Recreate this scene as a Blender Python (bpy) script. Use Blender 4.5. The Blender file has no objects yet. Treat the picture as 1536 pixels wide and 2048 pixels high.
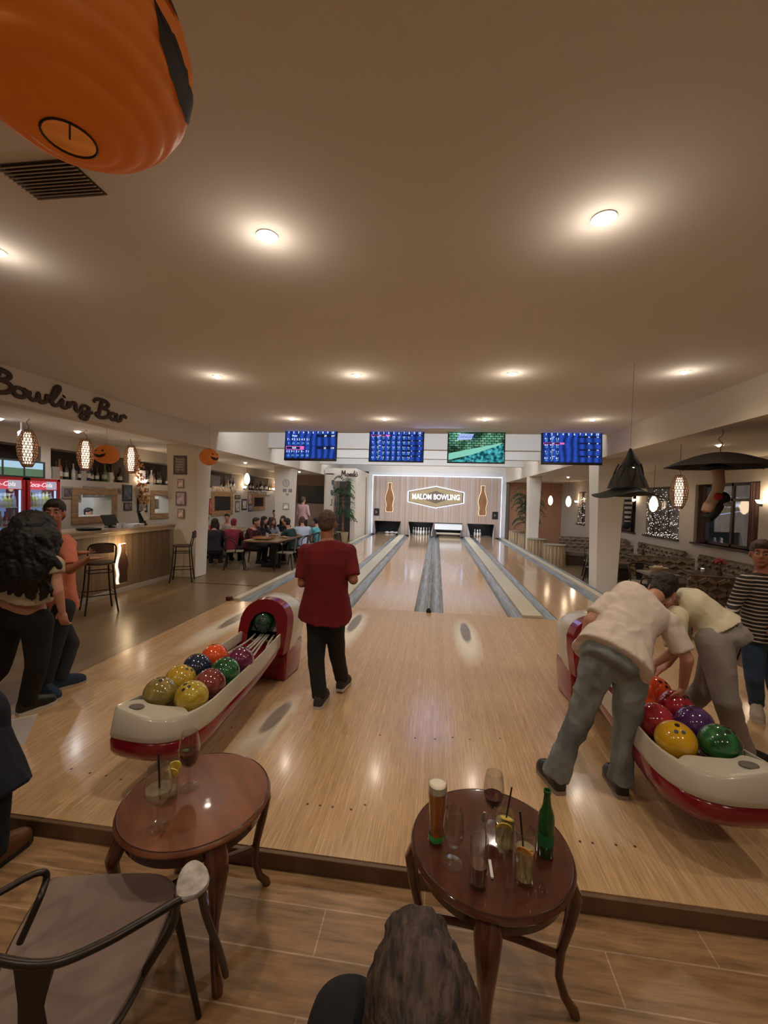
import bpy, bmesh, math, random
from mathutils import Vector, Matrix, noise
V = Vector; PI = math.pi
random.seed(7)
sc = bpy.context.scene
COL = sc.collection

# ------------------------------------------------------------------ camera, world, exposure
FPX = 840.0
CAM = V((0, 0, 1.86))
RC = Matrix.Rotation(math.atan(105/840), 3, 'Z') @ Matrix.Rotation(PI/2 - math.atan(25.8/840), 3, 'X') @ Matrix.Rotation(.0267, 3, 'Z')
cd = bpy.data.cameras.new('camera'); cam = bpy.data.objects.new('camera', cd); COL.objects.link(cam)
cd.sensor_fit = 'HORIZONTAL'; cd.sensor_width = 36; cd.lens = FPX/1536*36; cd.clip_start = .05; cd.clip_end = 100
cam.matrix_world = Matrix.Translation(CAM) @ RC.to_4x4()
sc.camera = cam
w = bpy.data.worlds.new('world'); sc.world = w; w.use_nodes = True
w.node_tree.nodes['Background'].inputs[0].default_value = (.5, .4, .32, 1); w.node_tree.nodes['Background'].inputs[1].default_value = .15
vs = sc.view_settings; vs.view_transform = 'Standard'; vs.look = 'None'; vs.gamma = 1; vs.use_curve_mapping = False
vs.exposure = 0.16
sc.cycles.use_denoising = True
sc.cycles.max_bounces = 10; sc.cycles.diffuse_bounces = 4; sc.cycles.transparent_max_bounces = 12
sc.cycles.sample_clamp_indirect = 6; sc.cycles.caustics_refractive = False; sc.cycles.caustics_reflective = False
WARM = (1, .77, .55); SOFT = (1, .86, .72)

def ray(px, py): return RC @ V((px-768, 1024-py, -FPX))
def at(px, py, y):
    d = ray(px, py); return CAM + d*(y/d.y)
def on(px, py, z=0):
    d = ray(px, py); return CAM + d*((z-CAM.z)/d.z)
def atx(px, py, x):
    d = ray(px, py); return CAM + d*(x/d.x)

def lamp(kind, loc, power, color=WARM, size=.1, aim=None, spot=150, blend=.6):
    l = bpy.data.lights.new('light', kind); l.energy = power; l.color = color
    o = bpy.data.objects.new('lamp_light', l); COL.objects.link(o); o.location = loc
    if kind == 'AREA': l.size = size
    else: l.shadow_soft_size = size
    if kind == 'SPOT': l.spot_size = math.radians(spot); l.spot_blend = blend
    if aim is not None: o.rotation_euler = (V(aim)-V(loc)).to_track_quat('-Z', 'Y').to_euler()
    return o
CEIL = 3.32
SIDEC = 2.92
DOWN = [(x, y) for y in (-.35, 2.3, 4.94, 7.65) for x in (-2.74, -.99, .8, 2.61)]
P_DOWN = 36; P_GLOW = 1.7
for x, y in DOWN:
    lamp('SPOT', (x, y, CEIL-.03), P_DOWN, (1, .84, .68), .035, (x, y, 0), 158, .9)
    lamp('POINT', (x, y, CEIL-.17), P_GLOW, (1, .84, .68), .03)  # extra fill light below each downlight, added to brighten the ceiling around it

# ------------------------------------------------------------------ materials
def mat(name, col, rough=.5, metal=0, var=None, bump=None, col2=None, emit=None, es=1, trans=0, coat=0, ior=1.45, alpha=1, stretch=(1, 1, 1), spec=.5, sheen=0, dist=0, coord='Object'):
    m = bpy.data.materials.new(name); m.use_nodes = True; nt = m.node_tree; N = nt.nodes; L = nt.links
    b = N['Principled BSDF']; I = b.inputs
    I['Base Color'].default_value = (*col, 1); I['Roughness'].default_value = rough; I['Metallic'].default_value = metal
    I['IOR'].default_value = ior; I['Alpha'].default_value = alpha; I['Specular IOR Level'].default_value = spec
    I['Transmission Weight'].default_value = trans; I['Coat Weight'].default_value = coat; I['Coat Roughness'].default_value = .05
    I['Sheen Weight'].default_value = sheen
    if emit: I['Emission Color'].default_value = (*emit, 1); I['Emission Strength'].default_value = es
    tc = N.new('ShaderNodeTexCoord'); mp = N.new('ShaderNodeMapping'); mp.inputs['Scale'].default_value = stretch
    L.new(tc.outputs[coord], mp.inputs[0])
    if var or bump:
        sc_ = (var or bump)[0]
        n = N.new('ShaderNodeTexNoise'); n.inputs['Scale'].default_value = sc_; n.inputs['Detail'].default_value = 5; n.inputs['Distortion'].default_value = dist
        L.new(mp.outputs[0], n.inputs['Vector'])
        if var:
            r = N.new('ShaderNodeValToRGB'); a = var[1]; c2 = col2 or tuple(min(1, c*(1+a)) for c in col); c1 = col if col2 else tuple(c*(1-a) for c in col)
            r.color_ramp.elements[0].position = .36; r.color_ramp.elements[1].position = .64
            r.color_ramp.elements[0].color = (*c1, 1); r.color_ramp.elements[1].color = (*c2, 1)
            L.new(n.outputs['Fac'], r.inputs[0]); L.new(r.outputs[0], I['Base Color'])
    if bump:
        n2 = N.new('ShaderNodeTexNoise'); n2.inputs['Scale'].default_value = bump[0]; n2.inputs['Detail'].default_value = 4
        L.new(mp.outputs[0], n2.inputs['Vector'])
        bp = N.new('ShaderNodeBump'); bp.inputs['Strength'].default_value = bump[1]; bp.inputs['Distance'].default_value = bump[2] if len(bump) > 2 else .01
        L.new(n2.outputs['Fac'], bp.inputs['Height']); L.new(bp.outputs[0], I['Normal'])
    return m
def emis(name, col, s):
    m = bpy.data.materials.new(name); m.use_nodes = True; nt = m.node_tree; nt.nodes.clear()
    e = nt.nodes.new('ShaderNodeEmission'); o = nt.nodes.new('ShaderNodeOutputMaterial'); e.inputs[0].default_value = (*col, 1); e.inputs[1].default_value = s
    nt.links.new(e.outputs[0], o.inputs[0]); return m
def nodes(m): return m.node_tree.nodes, m.node_tree.links, m.node_tree.nodes['Principled BSDF']

PAINT = mat('wall_paint', (.66, .59, .48), .85, bump=(60, .12, .004))
CEILP = mat('ceiling_paint', (.80, .765, .72), .9, bump=(70, .1, .004))
WHITEP = mat('white_paint', (.74, .72, .68), .8)
def plank_mat(name, c1, c2, grout, rough, bw, bh, rot=0, mortar=.004, streak=(1.2, 14, 1), coat=0, gcol=None, lo=.68, hi=1.22):
    m = mat(name, c1, rough, coat=coat); N, L, b = nodes(m); b.inputs['Coat Roughness'].default_value = .12
    tc = N.new('ShaderNodeTexCoord'); mp = N.new('ShaderNodeMapping'); mp.inputs['Rotation'].default_value = (0, 0, rot)
    L.new(tc.outputs['Object'], mp.inputs[0])
    br = N.new('ShaderNodeTexBrick'); br.inputs['Scale'].default_value = 1; br.inputs['Brick Width'].default_value = bw; br.inputs['Row Height'].default_value = bh
    br.inputs['Mortar Size'].default_value = mortar; br.inputs['Mortar Smooth'].default_value = .3
    br.inputs['Color1'].default_value = (*c1, 1); br.inputs['Color2'].default_value = (*c2, 1); br.inputs['Mortar'].default_value = (*grout, 1); br.offset = .37
    L.new(mp.outputs[0], br.inputs['Vector'])
    m2 = N.new('ShaderNodeMapping'); m2.inputs['Scale'].default_value = streak; L.new(mp.outputs[0], m2.inputs[0])
    n = N.new('ShaderNodeTexNoise'); n.inputs['Scale'].default_value = 3; n.inputs['Detail'].default_value = 8; n.inputs['Roughness'].default_value = .65; n.inputs['Distortion'].default_value = .4
    L.new(m2.outputs[0], n.inputs['Vector'])
    mr = N.new('ShaderNodeMapRange'); mr.inputs[1].default_value = .3; mr.inputs[2].default_value = .7; mr.inputs[3].default_value = lo; mr.inputs[4].default_value = hi; L.new(n.outputs['Fac'], mr.inputs[0])
    mx = N.new('ShaderNodeMix'); mx.data_type = 'RGBA'; mx.blend_type = 'MULTIPLY'; mx.inputs[0].default_value = 1
    L.new(br.outputs['Color'], mx.inputs[6]); L.new(mr.outputs[0], mx.inputs[7]); L.new(mx.outputs[2], b.inputs['Base Color'])
    m['mix'] = mx.name
    return m
TILE = plank_mat('wood_look_tile', (.25, .14, .062), (.35, .21, .105), (.42, .30, .19), .36, 1.25, .21, 0, streak=(1.1, 9, 1), lo=.55, hi=1.38)
HALLF = plank_mat('hall_floor', (.21, .14, .075), (.26, .18, .10), (.11, .07, .045), .28, 1.3, .2, PI/2, .002)
APPR = plank_mat('approach_laminate', (.53, .345, .175), (.61, .405, .22), (.40, .25, .13), .24, 1.6, .028, PI/2, .0008, (1.6, 42, 1), coat=.25)
LANE = plank_mat('lane_laminate', (.60, .40, .24), (.68, .46, .28), (.50, .33, .20), .13, 2.2, .03, PI/2, .0006, (.5, 30, 1), coat=.5)
# worn ball-landing marks on the approach: pale ring with a grey heart, fading towards the bowler
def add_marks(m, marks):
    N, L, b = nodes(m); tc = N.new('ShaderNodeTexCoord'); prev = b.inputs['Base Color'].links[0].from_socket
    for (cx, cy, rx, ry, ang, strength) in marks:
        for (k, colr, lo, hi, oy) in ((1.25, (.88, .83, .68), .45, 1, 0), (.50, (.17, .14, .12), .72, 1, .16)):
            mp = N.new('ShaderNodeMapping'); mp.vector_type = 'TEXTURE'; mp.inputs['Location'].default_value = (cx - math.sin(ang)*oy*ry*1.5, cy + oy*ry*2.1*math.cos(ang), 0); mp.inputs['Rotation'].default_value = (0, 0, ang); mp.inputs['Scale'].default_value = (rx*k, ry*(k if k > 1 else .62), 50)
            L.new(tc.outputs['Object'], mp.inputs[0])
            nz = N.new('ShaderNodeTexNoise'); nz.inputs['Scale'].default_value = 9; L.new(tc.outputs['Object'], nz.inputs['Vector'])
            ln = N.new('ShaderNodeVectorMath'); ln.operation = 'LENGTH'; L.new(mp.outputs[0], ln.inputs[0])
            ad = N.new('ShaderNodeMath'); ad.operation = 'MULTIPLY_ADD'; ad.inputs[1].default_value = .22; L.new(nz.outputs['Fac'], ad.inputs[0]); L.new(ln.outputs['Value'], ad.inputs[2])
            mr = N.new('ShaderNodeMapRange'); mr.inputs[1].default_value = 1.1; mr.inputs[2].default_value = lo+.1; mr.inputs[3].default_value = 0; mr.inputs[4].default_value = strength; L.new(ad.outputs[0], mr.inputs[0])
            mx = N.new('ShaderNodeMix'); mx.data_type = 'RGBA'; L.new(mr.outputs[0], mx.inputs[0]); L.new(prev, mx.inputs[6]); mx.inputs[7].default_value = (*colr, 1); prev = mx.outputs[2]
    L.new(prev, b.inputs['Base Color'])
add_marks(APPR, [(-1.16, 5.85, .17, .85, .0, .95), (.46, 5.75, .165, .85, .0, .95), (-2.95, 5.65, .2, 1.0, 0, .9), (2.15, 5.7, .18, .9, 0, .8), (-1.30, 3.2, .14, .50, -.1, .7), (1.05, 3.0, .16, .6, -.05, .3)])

CREAM = mat('cream_trim', (.66, .61, .47), .4)
GUTTER = mat('gutter_grey', (.27, .31, .33), .25, .3, var=(3, .25), stretch=(9, .6, 1), spec=.6)
BLACK = mat('black_plastic', (.012, .012, .013), .4)
DARKM = mat('dark_metal', (.045, .04, .038), .38, .7)
STEEL = mat('brushed_steel', (.45, .44, .43), .3, .9)
BEIGE = mat('beige_gloss', (.50, .46, .37), .28, coat=.5)
RED = mat('red_gloss', (.20, .006, .012), .16, coat=.7)
REDIN = mat('red_tray', (.16, .008, .012), .3)
MAHOG = mat('mahogany', (.055, .016, .008), .22, var=(3, .5), stretch=(3, .6, 3), coat=.6, col2=(.10, .032, .014))
MAHOGL = mat('worn_mahogany', (.10, .030, .012), .34, var=(3, .4), stretch=(3, .7, 3), coat=.15, col2=(.21, .075, .03), bump=(30, .15, .002))
MAHOGD = mat('dark_mahogany', (.045, .014, .008), .25, coat=.5)
def thin_glass(name, tint, body=None, bf=0, ior=1.5, rough=.02):
    m = bpy.data.materials.new(name); m.use_nodes = True; nt = m.node_tree; N = nt.nodes; L = nt.links; N.clear()
    o = N.new('ShaderNodeOutputMaterial'); t = N.new('ShaderNodeBsdfTransparent'); t.inputs[0].default_value = (*tint, 1); g = N.new('ShaderNodeBsdfGlossy'); g.inputs['Roughness'].default_value = rough
    lw = N.new('ShaderNodeLayerWeight'); lw.inputs[0].default_value = .5; pw_ = N.new('ShaderNodeMath'); pw_.operation = 'POWER'; pw_.inputs[1].default_value = 2.6; L.new(lw.outputs['Facing'], pw_.inputs[0]); f = N.new('ShaderNodeMath'); f.operation = 'MULTIPLY_ADD'; f.inputs[1].default_value = .8; f.inputs[2].default_value = .05; L.new(pw_.outputs[0], f.inputs[0]); mx = N.new('ShaderNodeMixShader'); src = t.outputs[0]
    if body:
        p = N.new('ShaderNodeBsdfPrincipled'); p.inputs['Base Color'].default_value = (*body, 1); p.inputs['Roughness'].default_value = .3; m1 = N.new('ShaderNodeMixShader'); m1.inputs[0].default_value = bf; L.new(t.outputs[0], m1.inputs[1]); L.new(p.outputs[0], m1.inputs[2]); src = m1.outputs[0]
    L.new(f.outputs[0], mx.inputs[0]); L.new(src, mx.inputs[1]); L.new(g.outputs[0], mx.inputs[2]); L.new(mx.outputs[0], o.inputs[0]); return m
GLASS = thin_glass('clear_glass', (.955, .96, .955), ior=1.55)
WGLASS = thin_glass('window_glass', (.85, .88, .9), ior=1.35)
OAK = mat('oak_frame', (.32, .19, .09), .45, var=(4, .25), stretch=(1, 1, 6))
DOAK = mat('dark_wood', (.07, .04, .025), .5, var=(5, .3))
PINK_SKIN = mat('skin', (.50, .25, .17), .5, var=(7, .1), spec=.35)
SKIN2 = mat('skin_tanned', (.36, .15, .09), .5, var=(7, .1), spec=.35)
EYE = mat('eye_white', (.38, .34, .31), .3); IRIS = mat('eye_iris', (.03, .015, .01), .15); LIPM = mat('lips', (.35, .08, .07), .4)

# ------------------------------------------------------------------ mesh helpers
class MB:
    def __init__(s): s.v = []; s.f = []
    def add(s, vs, fs):
        o = len(s.v); s.v += [V(p) for p in vs]; s.f += [[i+o for i in f] for f in fs]; return s
    def box(s, c, d, rot=None):
        c = V(c); h = V(d)/2; R = rot or Matrix.Identity(3)
        P = [c + R @ V((x*h.x, y*h.y, z*h.z)) for x in (-1, 1) for y in (-1, 1) for z in (-1, 1)]
        return s.add(P, [(0, 1, 3, 2), (4, 6, 7, 5), (0, 4, 5, 1), (2, 3, 7, 6), (0, 2, 6, 4), (1, 5, 7, 3)])
    def b2(s, a, b):
        a = V(a); b = V(b); return s.box((a+b)/2, b-a)
    def loft(s, secs, caps=True, closed=False):
        n = len(secs[0]); vs = [p for q in secs for p in q]; fs = []
        m = len(secs)
        for i in range(m if closed else m-1):
            for j in range(n): fs.append((i*n+j, i*n+(j+1) % n, ((i+1) % m)*n+(j+1) % n, ((i+1) % m)*n+j))
        if caps and not closed: fs += [list(range(n))[::-1], list(range((m-1)*n, m*n))]
        return s.add(vs, fs)
    def cone(s, a, b, r0, r1=None, n=12, caps=True):
        a = V(a); b = V(b); r1 = r0 if r1 is None else r1; d = (b-a).normalized(); u = d.orthogonal().normalized(); w_ = d.cross(u)
        ring = lambda c, r: [c + (u*math.cos(t) + w_*math.sin(t))*r for t in [2*PI*k/n for k in range(n)]]
        return s.loft([ring(a, r0), ring(b, r1)], caps)
    def tube(s, pts, r, n=8, closed=False, flat=None, up=None):
        pts = [V(p) for p in pts]; m = len(pts); rs = r if isinstance(r, (list, tuple)) else [r]*m; secs = []; u = None
        for i, p in enumerate(pts):
            a = pts[i-1] if (i or closed) else p; b = pts[(i+1) % m] if (i < m-1 or closed) else p
            d = (b-a).normalized()
            if up is not None: u = V(up) - d*V(up).dot(d)
            else: u = (d.orthogonal() if u is None else u - d*u.dot(d))
            if u.length < 1e-5: u = d.orthogonal()
            u = u.normalized(); w_ = d.cross(u); fl = flat or 1
            secs.append([p + (u*math.cos(t)*fl + w_*math.sin(t))*rs[i] for t in [2*PI*k/n for k in range(n)]])
        return s.loft(secs, True, closed)
    def lathe(s, prof, n=24, c=(0, 0, 0), caps=True, sx=1, sy=1):
        c = V(c); return s.loft([[c + V((r*math.cos(t)*sx, r*math.sin(t)*sy, z)) for t in [2*PI*k/n for k in range(n)]] for r, z in prof], caps)
    def ell(s, c, r, R=None, n=16, m=10):
        c = V(c); R = R or Matrix.Identity(3); r = V(r) if hasattr(r, '__len__') else V((r, r, r)); secs = []
        for i in range(m+1):
            a = PI*(i+.02)/(m+.04) - PI/2; secs.append([c + R @ V((r.x*math.cos(a)*math.cos(t), r.y*math.cos(a)*math.sin(t), r.z*math.sin(a))) for t in [2*PI*k/n for k in range(n)]])
        return s.loft(secs)
    def prism(s, pts, fn, t0, t1):   # pts 2d; fn(a,b,t)->world
        return s.loft([[V(fn(a, b, t0)) for a, b in pts], [V(fn(a, b, t1)) for a, b in pts]])
    def xf(s, M):
        s.v = [M @ p for p in s.v]; return s
    def join(s, o): return s.add(o.v, o.f)

def crs(pts, k=6, closed=False):
    pts = [V(p) for p in pts]; n = len(pts); out = []
    for i in range(n if closed else n-1):
        g = lambda j: pts[j % n] if closed else pts[max(0, min(n-1, j))]
        p0, p1, p2, p3 = g(i-1), g(i), g(i+1), g(i+2)
        for q in range(k):
            t = q/k; out.append(.5*((2*p1) + (p2-p0)*t + (2*p0-5*p1+4*p2-p3)*t*t + (3*p1-p0-3*p2+p3)*t**3))
    if not closed: out.append(pts[-1])
    return out

def setp(o, label=None, cat=None, group=None, kind=None):
    if label: o['label'] = label
    if cat: o['category'] = cat
    if group: o['group'] = group
    if kind: o['kind'] = kind
    return o
def mkmesh(mb, smooth=True, angle=40):
    me = bpy.data.meshes.new('mesh'); me.from_pydata([tuple(p) for p in mb.v], [], mb.f)
    bm = bmesh.new(); bm.from_mesh(me); bmesh.ops.recalc_face_normals(bm, faces=bm.faces)
    if smooth:
        lim = math.radians(angle)
        for f in bm.faces: f.smooth = True
        for e in bm.edges:
            if len(e.link_faces) == 2 and e.calc_face_angle(0) > lim: e.smooth = False
    bm.to_mesh(me); bm.free(); return me
def ob(name, mb, m, parent=None, world=False, bevel=0, smooth=True, angle=40, loc=None):
    if parent is not None and world:
        q = MB(); q.v = [p - parent.location for p in mb.v]; q.f = mb.f; mb = q
    me = mb if isinstance(mb, bpy.types.Mesh) else mkmesh(mb, smooth, angle)
    if m: me.materials.clear(); me.materials.append(m)
    me.name = name; o = bpy.data.objects.new(name, me); COL.objects.link(o)
    if parent is not None: o.parent = parent
    if loc is not None: o.location = loc
    if bevel:
        b = o.modifiers.new('bevel', 'BEVEL'); b.width = bevel; b.segments = 2; b.limit_method = 'ANGLE'; b.angle_limit = math.radians(50)
    return o
def thing(name, label, cat, loc=(0, 0, 0), rz=0, group=None):
    o = bpy.data.objects.new(name, None); COL.objects.link(o); o.location = loc; o.rotation_euler = (0, 0, rz); o.empty_display_size = .05
    return setp(o, label, cat, group)
def struct(name, mb, m, **k): return setp(ob(name, mb, m, **k), kind='structure')
def dup(root, loc, rz=None, label=None, group=None, scale=None):
    r = root.copy(); COL.objects.link(r); r.location = loc
    if rz is not None: r.rotation_euler = (0, 0, rz)
    if label: r['label'] = label
    if group: r['group'] = group
    if scale: r.scale = (scale,)*3
    for ch in list(root.children):
        c = ch.copy(); COL.objects.link(c); c.parent = r
        for g in list(ch.children):
            d = g.copy(); COL.objects.link(d); d.parent = c
    return r
def fromeval(mb, mods, m=None, wrinkle=0, wf=9, wdir=None):
    me = bpy.data.meshes.new('t'); me.from_pydata([tuple(p) for p in mb.v], [], mb.f)
    bm = bmesh.new(); bm.from_mesh(me); bmesh.ops.recalc_face_normals(bm, faces=bm.faces); bm.to_mesh(me); bm.free()
    o = bpy.data.objects.new('t', me); COL.objects.link(o)
    for ty, kw in mods:
        x = o.modifiers.new('m', ty)
        for k, v_ in kw.items(): setattr(x, k, v_)
    dg = bpy.context.evaluated_depsgraph_get(); dg.update()
    out = bpy.data.meshes.new_from_object(o.evaluated_get(dg))
    bpy.data.objects.remove(o); bpy.data.meshes.remove(me)
    if wrinkle:
        nn = [v.normal.copy() for v in out.vertices]
        for v_, nr in zip(out.vertices, nn):
            p = v_.co; q = V((p.x*wf, p.y*wf, p.z*wf*.55)) if wdir is None else V((p.x*wf*wdir[0], p.y*wf*wdir[1], p.z*wf*wdir[2]))
            a = noise.noise(q) + .5*noise.noise(q*2.3); a = 1-abs(a)*2.2
            v_.co = p + nr*wrinkle*a
    for p in out.polygons: p.use_smooth = True
    return out
def skinmesh(mb, vox=.01, sm=6, wrinkle=0, wf=9, wdir=None):
    return fromeval(mb, [('REMESH', dict(mode='VOXEL', voxel_size=vox, use_smooth_shade=True)), ('SMOOTH', dict(factor=.5, iterations=sm))], None, wrinkle, wf, wdir)
_tc = {}
def text_mb(s, size, M, extrude=.004, align='CENTER', shear=0, sx=1, offset=0):
    c = bpy.data.curves.new('t', 'FONT'); c.body = s; c.size = size; c.extrude = extrude; c.align_x = align; c.align_y = 'CENTER'; c.shear = shear; c.offset = offset; c.resolution_u = 3
    o = bpy.data.objects.new('t', c); COL.objects.link(o); dg = bpy.context.evaluated_depsgraph_get(); dg.update()
    me = bpy.data.meshes.new_from_object(o.evaluated_get(dg)); bpy.data.objects.remove(o); bpy.data.curves.remove(c)
    mb = MB(); mb.v = [M @ V((v.co.x*sx, v.co.y, v.co.z)) for v in me.vertices]; mb.f = [list(p.vertices) for p in me.polygons]; bpy.data.meshes.remove(me)
    return mb
# frames for wall-mounted writing: columns are the text's right, up and outward directions
def frame(o, right, up): 
    r = V(right).normalized(); u = V(up).normalized(); n = r.cross(u)
    M = Matrix((r, u, n)).transposed().to_4x4(); M.translation = V(o); return M

# ================================================================== STRUCTURE
XL, XR, YB, YE = -7.3, 7.0, -2.6, 24.2     # room limits
LIP = 2.08
struct('floor', MB().b2((XL-.2, YB, -.30), (XR+.2, LIP-.02, -.09)), TILE)
struct('floor_approach', MB().b2((-3.58, LIP, -.12), (3.42, 6.97, 0)), APPR)
struct('trim_1', MB().b2((-3.58, LIP-.025, -.09), (3.42, LIP-.001, -.004)), mat('step_riser', (.13, .075, .04), .5, var=(3, .2)), bevel=.004)
struct('floor_left', MB().b2((XL-.2, LIP-.02, -.30), (-3.581, YE, 0)), HALLF)
struct('floor_right', MB().b2((3.6, LIP-.02, -.40), (XR+.2, YE, -.15)), HALLF)
struct('trim_2', MB().b2((3.421, LIP-.02, -.3), (3.6, 6.97, 0)), APPR)
struct('floor_lane_bed', MB().b2((-3.58, 6.971, -.3), (3.6, YE, -.10)), BLACK)
struct('trim_3', MB().b2((-5.05, 8.2, 0), (-3.6, 8.225, .006)), DOAK)
dots = MB()
for px, py in ((143, 1538), (180, 1546), (212, 1551), (242, 1559), (615, 1608), (640, 1611), (665, 1614), (702, 1619), (730, 1610), (1160, 1683), (1185, 1686), (1232, 1690), (1270, 1693), (830, 1476), (870, 1478), (905, 1475), (940, 1479), (1000, 1477), (760, 1470), (430, 1450), (463, 1455)):
    p = on(px, py, 0); dots.lathe([(0, .0002), (.008, .0002), (.0078, .0012), (0, .0012)], 10, (p.x, p.y, 0))
ob('marker_dots', dots, mat('dot_brown', (.09, .05, .03), .4), bpy.data.objects['floor_approach'])
# ceiling: the flat part over the approach, then a raised ceiling with cross beams over the lanes
struct('ceiling', MB().b2((-5.1, YB, CEIL), (3.46, 9.3, CEIL+.12)), CEILP)
struct('ceiling_lanes', MB().b2((-5.1, 9.3, 3.95), (3.46, YE, 4.05)), WHITEP)
struct('trim_4', MB().b2((-5.1, 9.18, CEIL+.12), (3.46, 9.3, 3.95)), WHITEP)
for k, y in enumerate((12.2, 14.95, 17.8)):
    struct('ceiling_beam', MB().b2((-5.1, y, CEIL), (3.46, y+.3, 3.95)), WHITEP)
# side soffits
struct('beam_left', MB().b2((-5.4, YB, 2.90), (-5.1, YE, 4.05)), PAINT)
struct('beam_right', MB().b2((3.46, YB, 2.87), (3.8, YE, 4.05)), PAINT)
struct('ceiling_left', MB().b2((XL-1.5, YB, SIDEC+.02), (-5.4, YE, SIDEC+.12)), WHITEP)
struct('ceiling_right', MB().b2((3.8, YB, 2.90), (XR+.2, YE, 3.0)), PAINT)
struct('ceiling_void', MB().b2((-5.4, 9.3, 4.05), (3.8, YE, 4.1)), WHITEP)
struct('wall_back', MB().b2((XL-.2, YB-.15, -.3), (XR+.2, YB, 3.5)), PAINT)
struct('wall_right_end', MB().b2((3.75, 22.5, -.3), (XR+.2, 22.65, 3.0)), mat('ochre_wall', (.42, .22, .13), .8))
# left wall with recessed shelves above and pass-through openings below
GW = mat('grey_plaster', (.50, .45, .38), .85, bump=(40, .2, .004))
def wall_x(name, x0, x1, y0, y1, z0, z1, holes, m):
    mb = MB(); ys = sorted({y0, y1, *[h for q in holes for h in q[:2]]}); 
    for a, b in zip(ys, ys[1:]):
        hs = sorted([(h[2], h[3]) for h in holes if h[0] <= a+1e-6 and h[1] >= b-1e-6]); z = z0
        for h in hs:
            if h[0] > z: mb.b2((x0, a, z), (x1, b, h[0]))
            z = h[1]
        if z < z1: mb.b2((x0, a, z), (x1, b, z1))
    return struct(name, mb, m, smooth=False)
NICH = [(5.0, 6.95), (7.15, 9.2), (9.55, 12.0), (12.4, 15.1), (15.6, 18.6)]
HOLES = [(a, b, 2.08, 2.66) for a, b in NICH] + [(7.75, 8.65, 1.33, 1.78), (10.1, 10.9, 1.33, 1.78)]
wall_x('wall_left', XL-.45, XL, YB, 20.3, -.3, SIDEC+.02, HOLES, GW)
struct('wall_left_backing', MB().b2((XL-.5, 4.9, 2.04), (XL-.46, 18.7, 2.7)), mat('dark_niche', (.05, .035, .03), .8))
# small room behind the pass-throughs, with its own lamp
struct('wall_kitchen', MB().b2((XL-1.6, 7.0, .8), (XL-1.5, 11.6, 2.06)), WHITEP)
struct('wall_kitchen_side', MB().b2((XL-1.5, 7.0, .8), (XL-.46, 7.05, 2.06)), WHITEP)
struct('wall_kitchen_end', MB().b2((XL-1.5, 11.55, .8), (XL-.46, 11.6, 2.06)), WHITEP)
struct('ceiling_kitchen', MB().b2((XL-1.6, 7.0, 2.0), (XL-.46, 11.6, 2.04)), WHITEP)
lamp('POINT', (XL-1.0, 8.4, 1.93), 14, (.85, .92, 1), .08); lamp('POINT', (XL-1.0, 10.5, 1.93), 10, (.85, .92, 1), .08)
# left end: wall with the dark screen, the restroom block and its doorway
struct('wall_left_end', MB().b2((XL-.2, 20.3, -.1), (-4.9, 20.45, 3.0)), mat('brown_wall', (.30, .21, .16), .8))
mb = MB(); DX = [(-4.88, -4.2, 0, 2.95), (-3.52, -3.35, 0, 2.95)]
mb.b2((-5.0, 18.5, 0), (-4.62, 18.65, 2.95)); mb.b2((-3.84, 18.5, 0), (-3.62, 18.65, 3.2)); mb.b2((-4.62, 18.5, 2.62), (-3.84, 18.65, 3.2)); mb.b2((-5.0, 18.5, 2.9), (-4.62, 18.65, 3.2))
struct('wall_restroom', mb, PAINT)
struct('wall_restroom_side', MB().b2((-5.1, 18.65, 0), (-5.0, 22.2, 2.95)), PAINT)
struct('wall_restroom_lane_side', MB().b2((-3.72, 18.65, 0), (-3.62, 22.1, 3.2)), PAINT)
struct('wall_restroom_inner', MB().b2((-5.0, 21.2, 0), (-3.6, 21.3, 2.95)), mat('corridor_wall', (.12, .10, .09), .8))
# masking wall above the pin decks
MWALL = mat('masking_panels', (.42, .27, .16), .55, var=(1.4, .3), stretch=(11, 1, .08), col2=(.50, .45, .44))
N_, L_, b_ = nodes(MWALL)
YM = 22.2
mb = MB()
OPEN = [(-3.27, -1.86), (-1.46, -.13), (-.10, 1.36), (1.6, 2.98)]
xs = [-3.42] + [v for o in OPEN for v in o] + [3.30]
for a, b in zip(xs[::2], xs[1::2]): mb.b2((a, YM, 0), (b, YM+.08, .70))
mb.b2((-3.42, YM, .70), (3.30, YM+.08, 3.12))
struct('wall_masking', mb, MWALL)
FR = mat('frame_white', (.75, .76, .8), .5)
mb = MB(); mb.b2((-3.62, YM-.12, 0), (-3.42, YM+.1, 3.30)); mb.b2((3.30, YM-.12, 0), (3.50, YM+.1, 3.30)); mb.b2((-3.42, YM-.12, 3.14), (3.30, YM+.1, 3.30))
struct('trim_5', mb, FR)
struct('wall_front', MB().b2((-5.1, YE, 0), (3.8, YE+.1, 4)), WHITEP)
struct('trim_6', MB().b2((-5.1, YM-.02, 3.31), (3.46, YM+.08, 4)), WHITEP)
# pillars
def pillar(x0, x1, y0, y1, zt, zb=0, k=.2):
    cx = (x0+x1)/2; hw = (x1-x0)/2; cy = (y0+y1)/2; hd = (y1-y0)/2; secs = []
    for z, s in ((zb, 1-k), (zb+.01, 1-k), (1.6, 1-k*.55), (zt, 1)):
        secs.append([(cx+a*hw*s, cy+b*hd*s, z) for a, b in ((-1, -1), (1, -1), (1, 1), (-1, 1))])
    return struct('pillar', MB().loft(secs), PAINT, bevel=.012)
pillar(-5.95, -5.2, 8.62, 9.2, 2.94); pillar(-5.87, -5.2, 14.6, 15.2, 2.94)
pillar(3.47, 4.08, 9.7, 10.3, 2.9, -.15, .28); pillar(3.47, 3.93, 16.6, 17.1, 2.9, -.15, .22)
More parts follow.
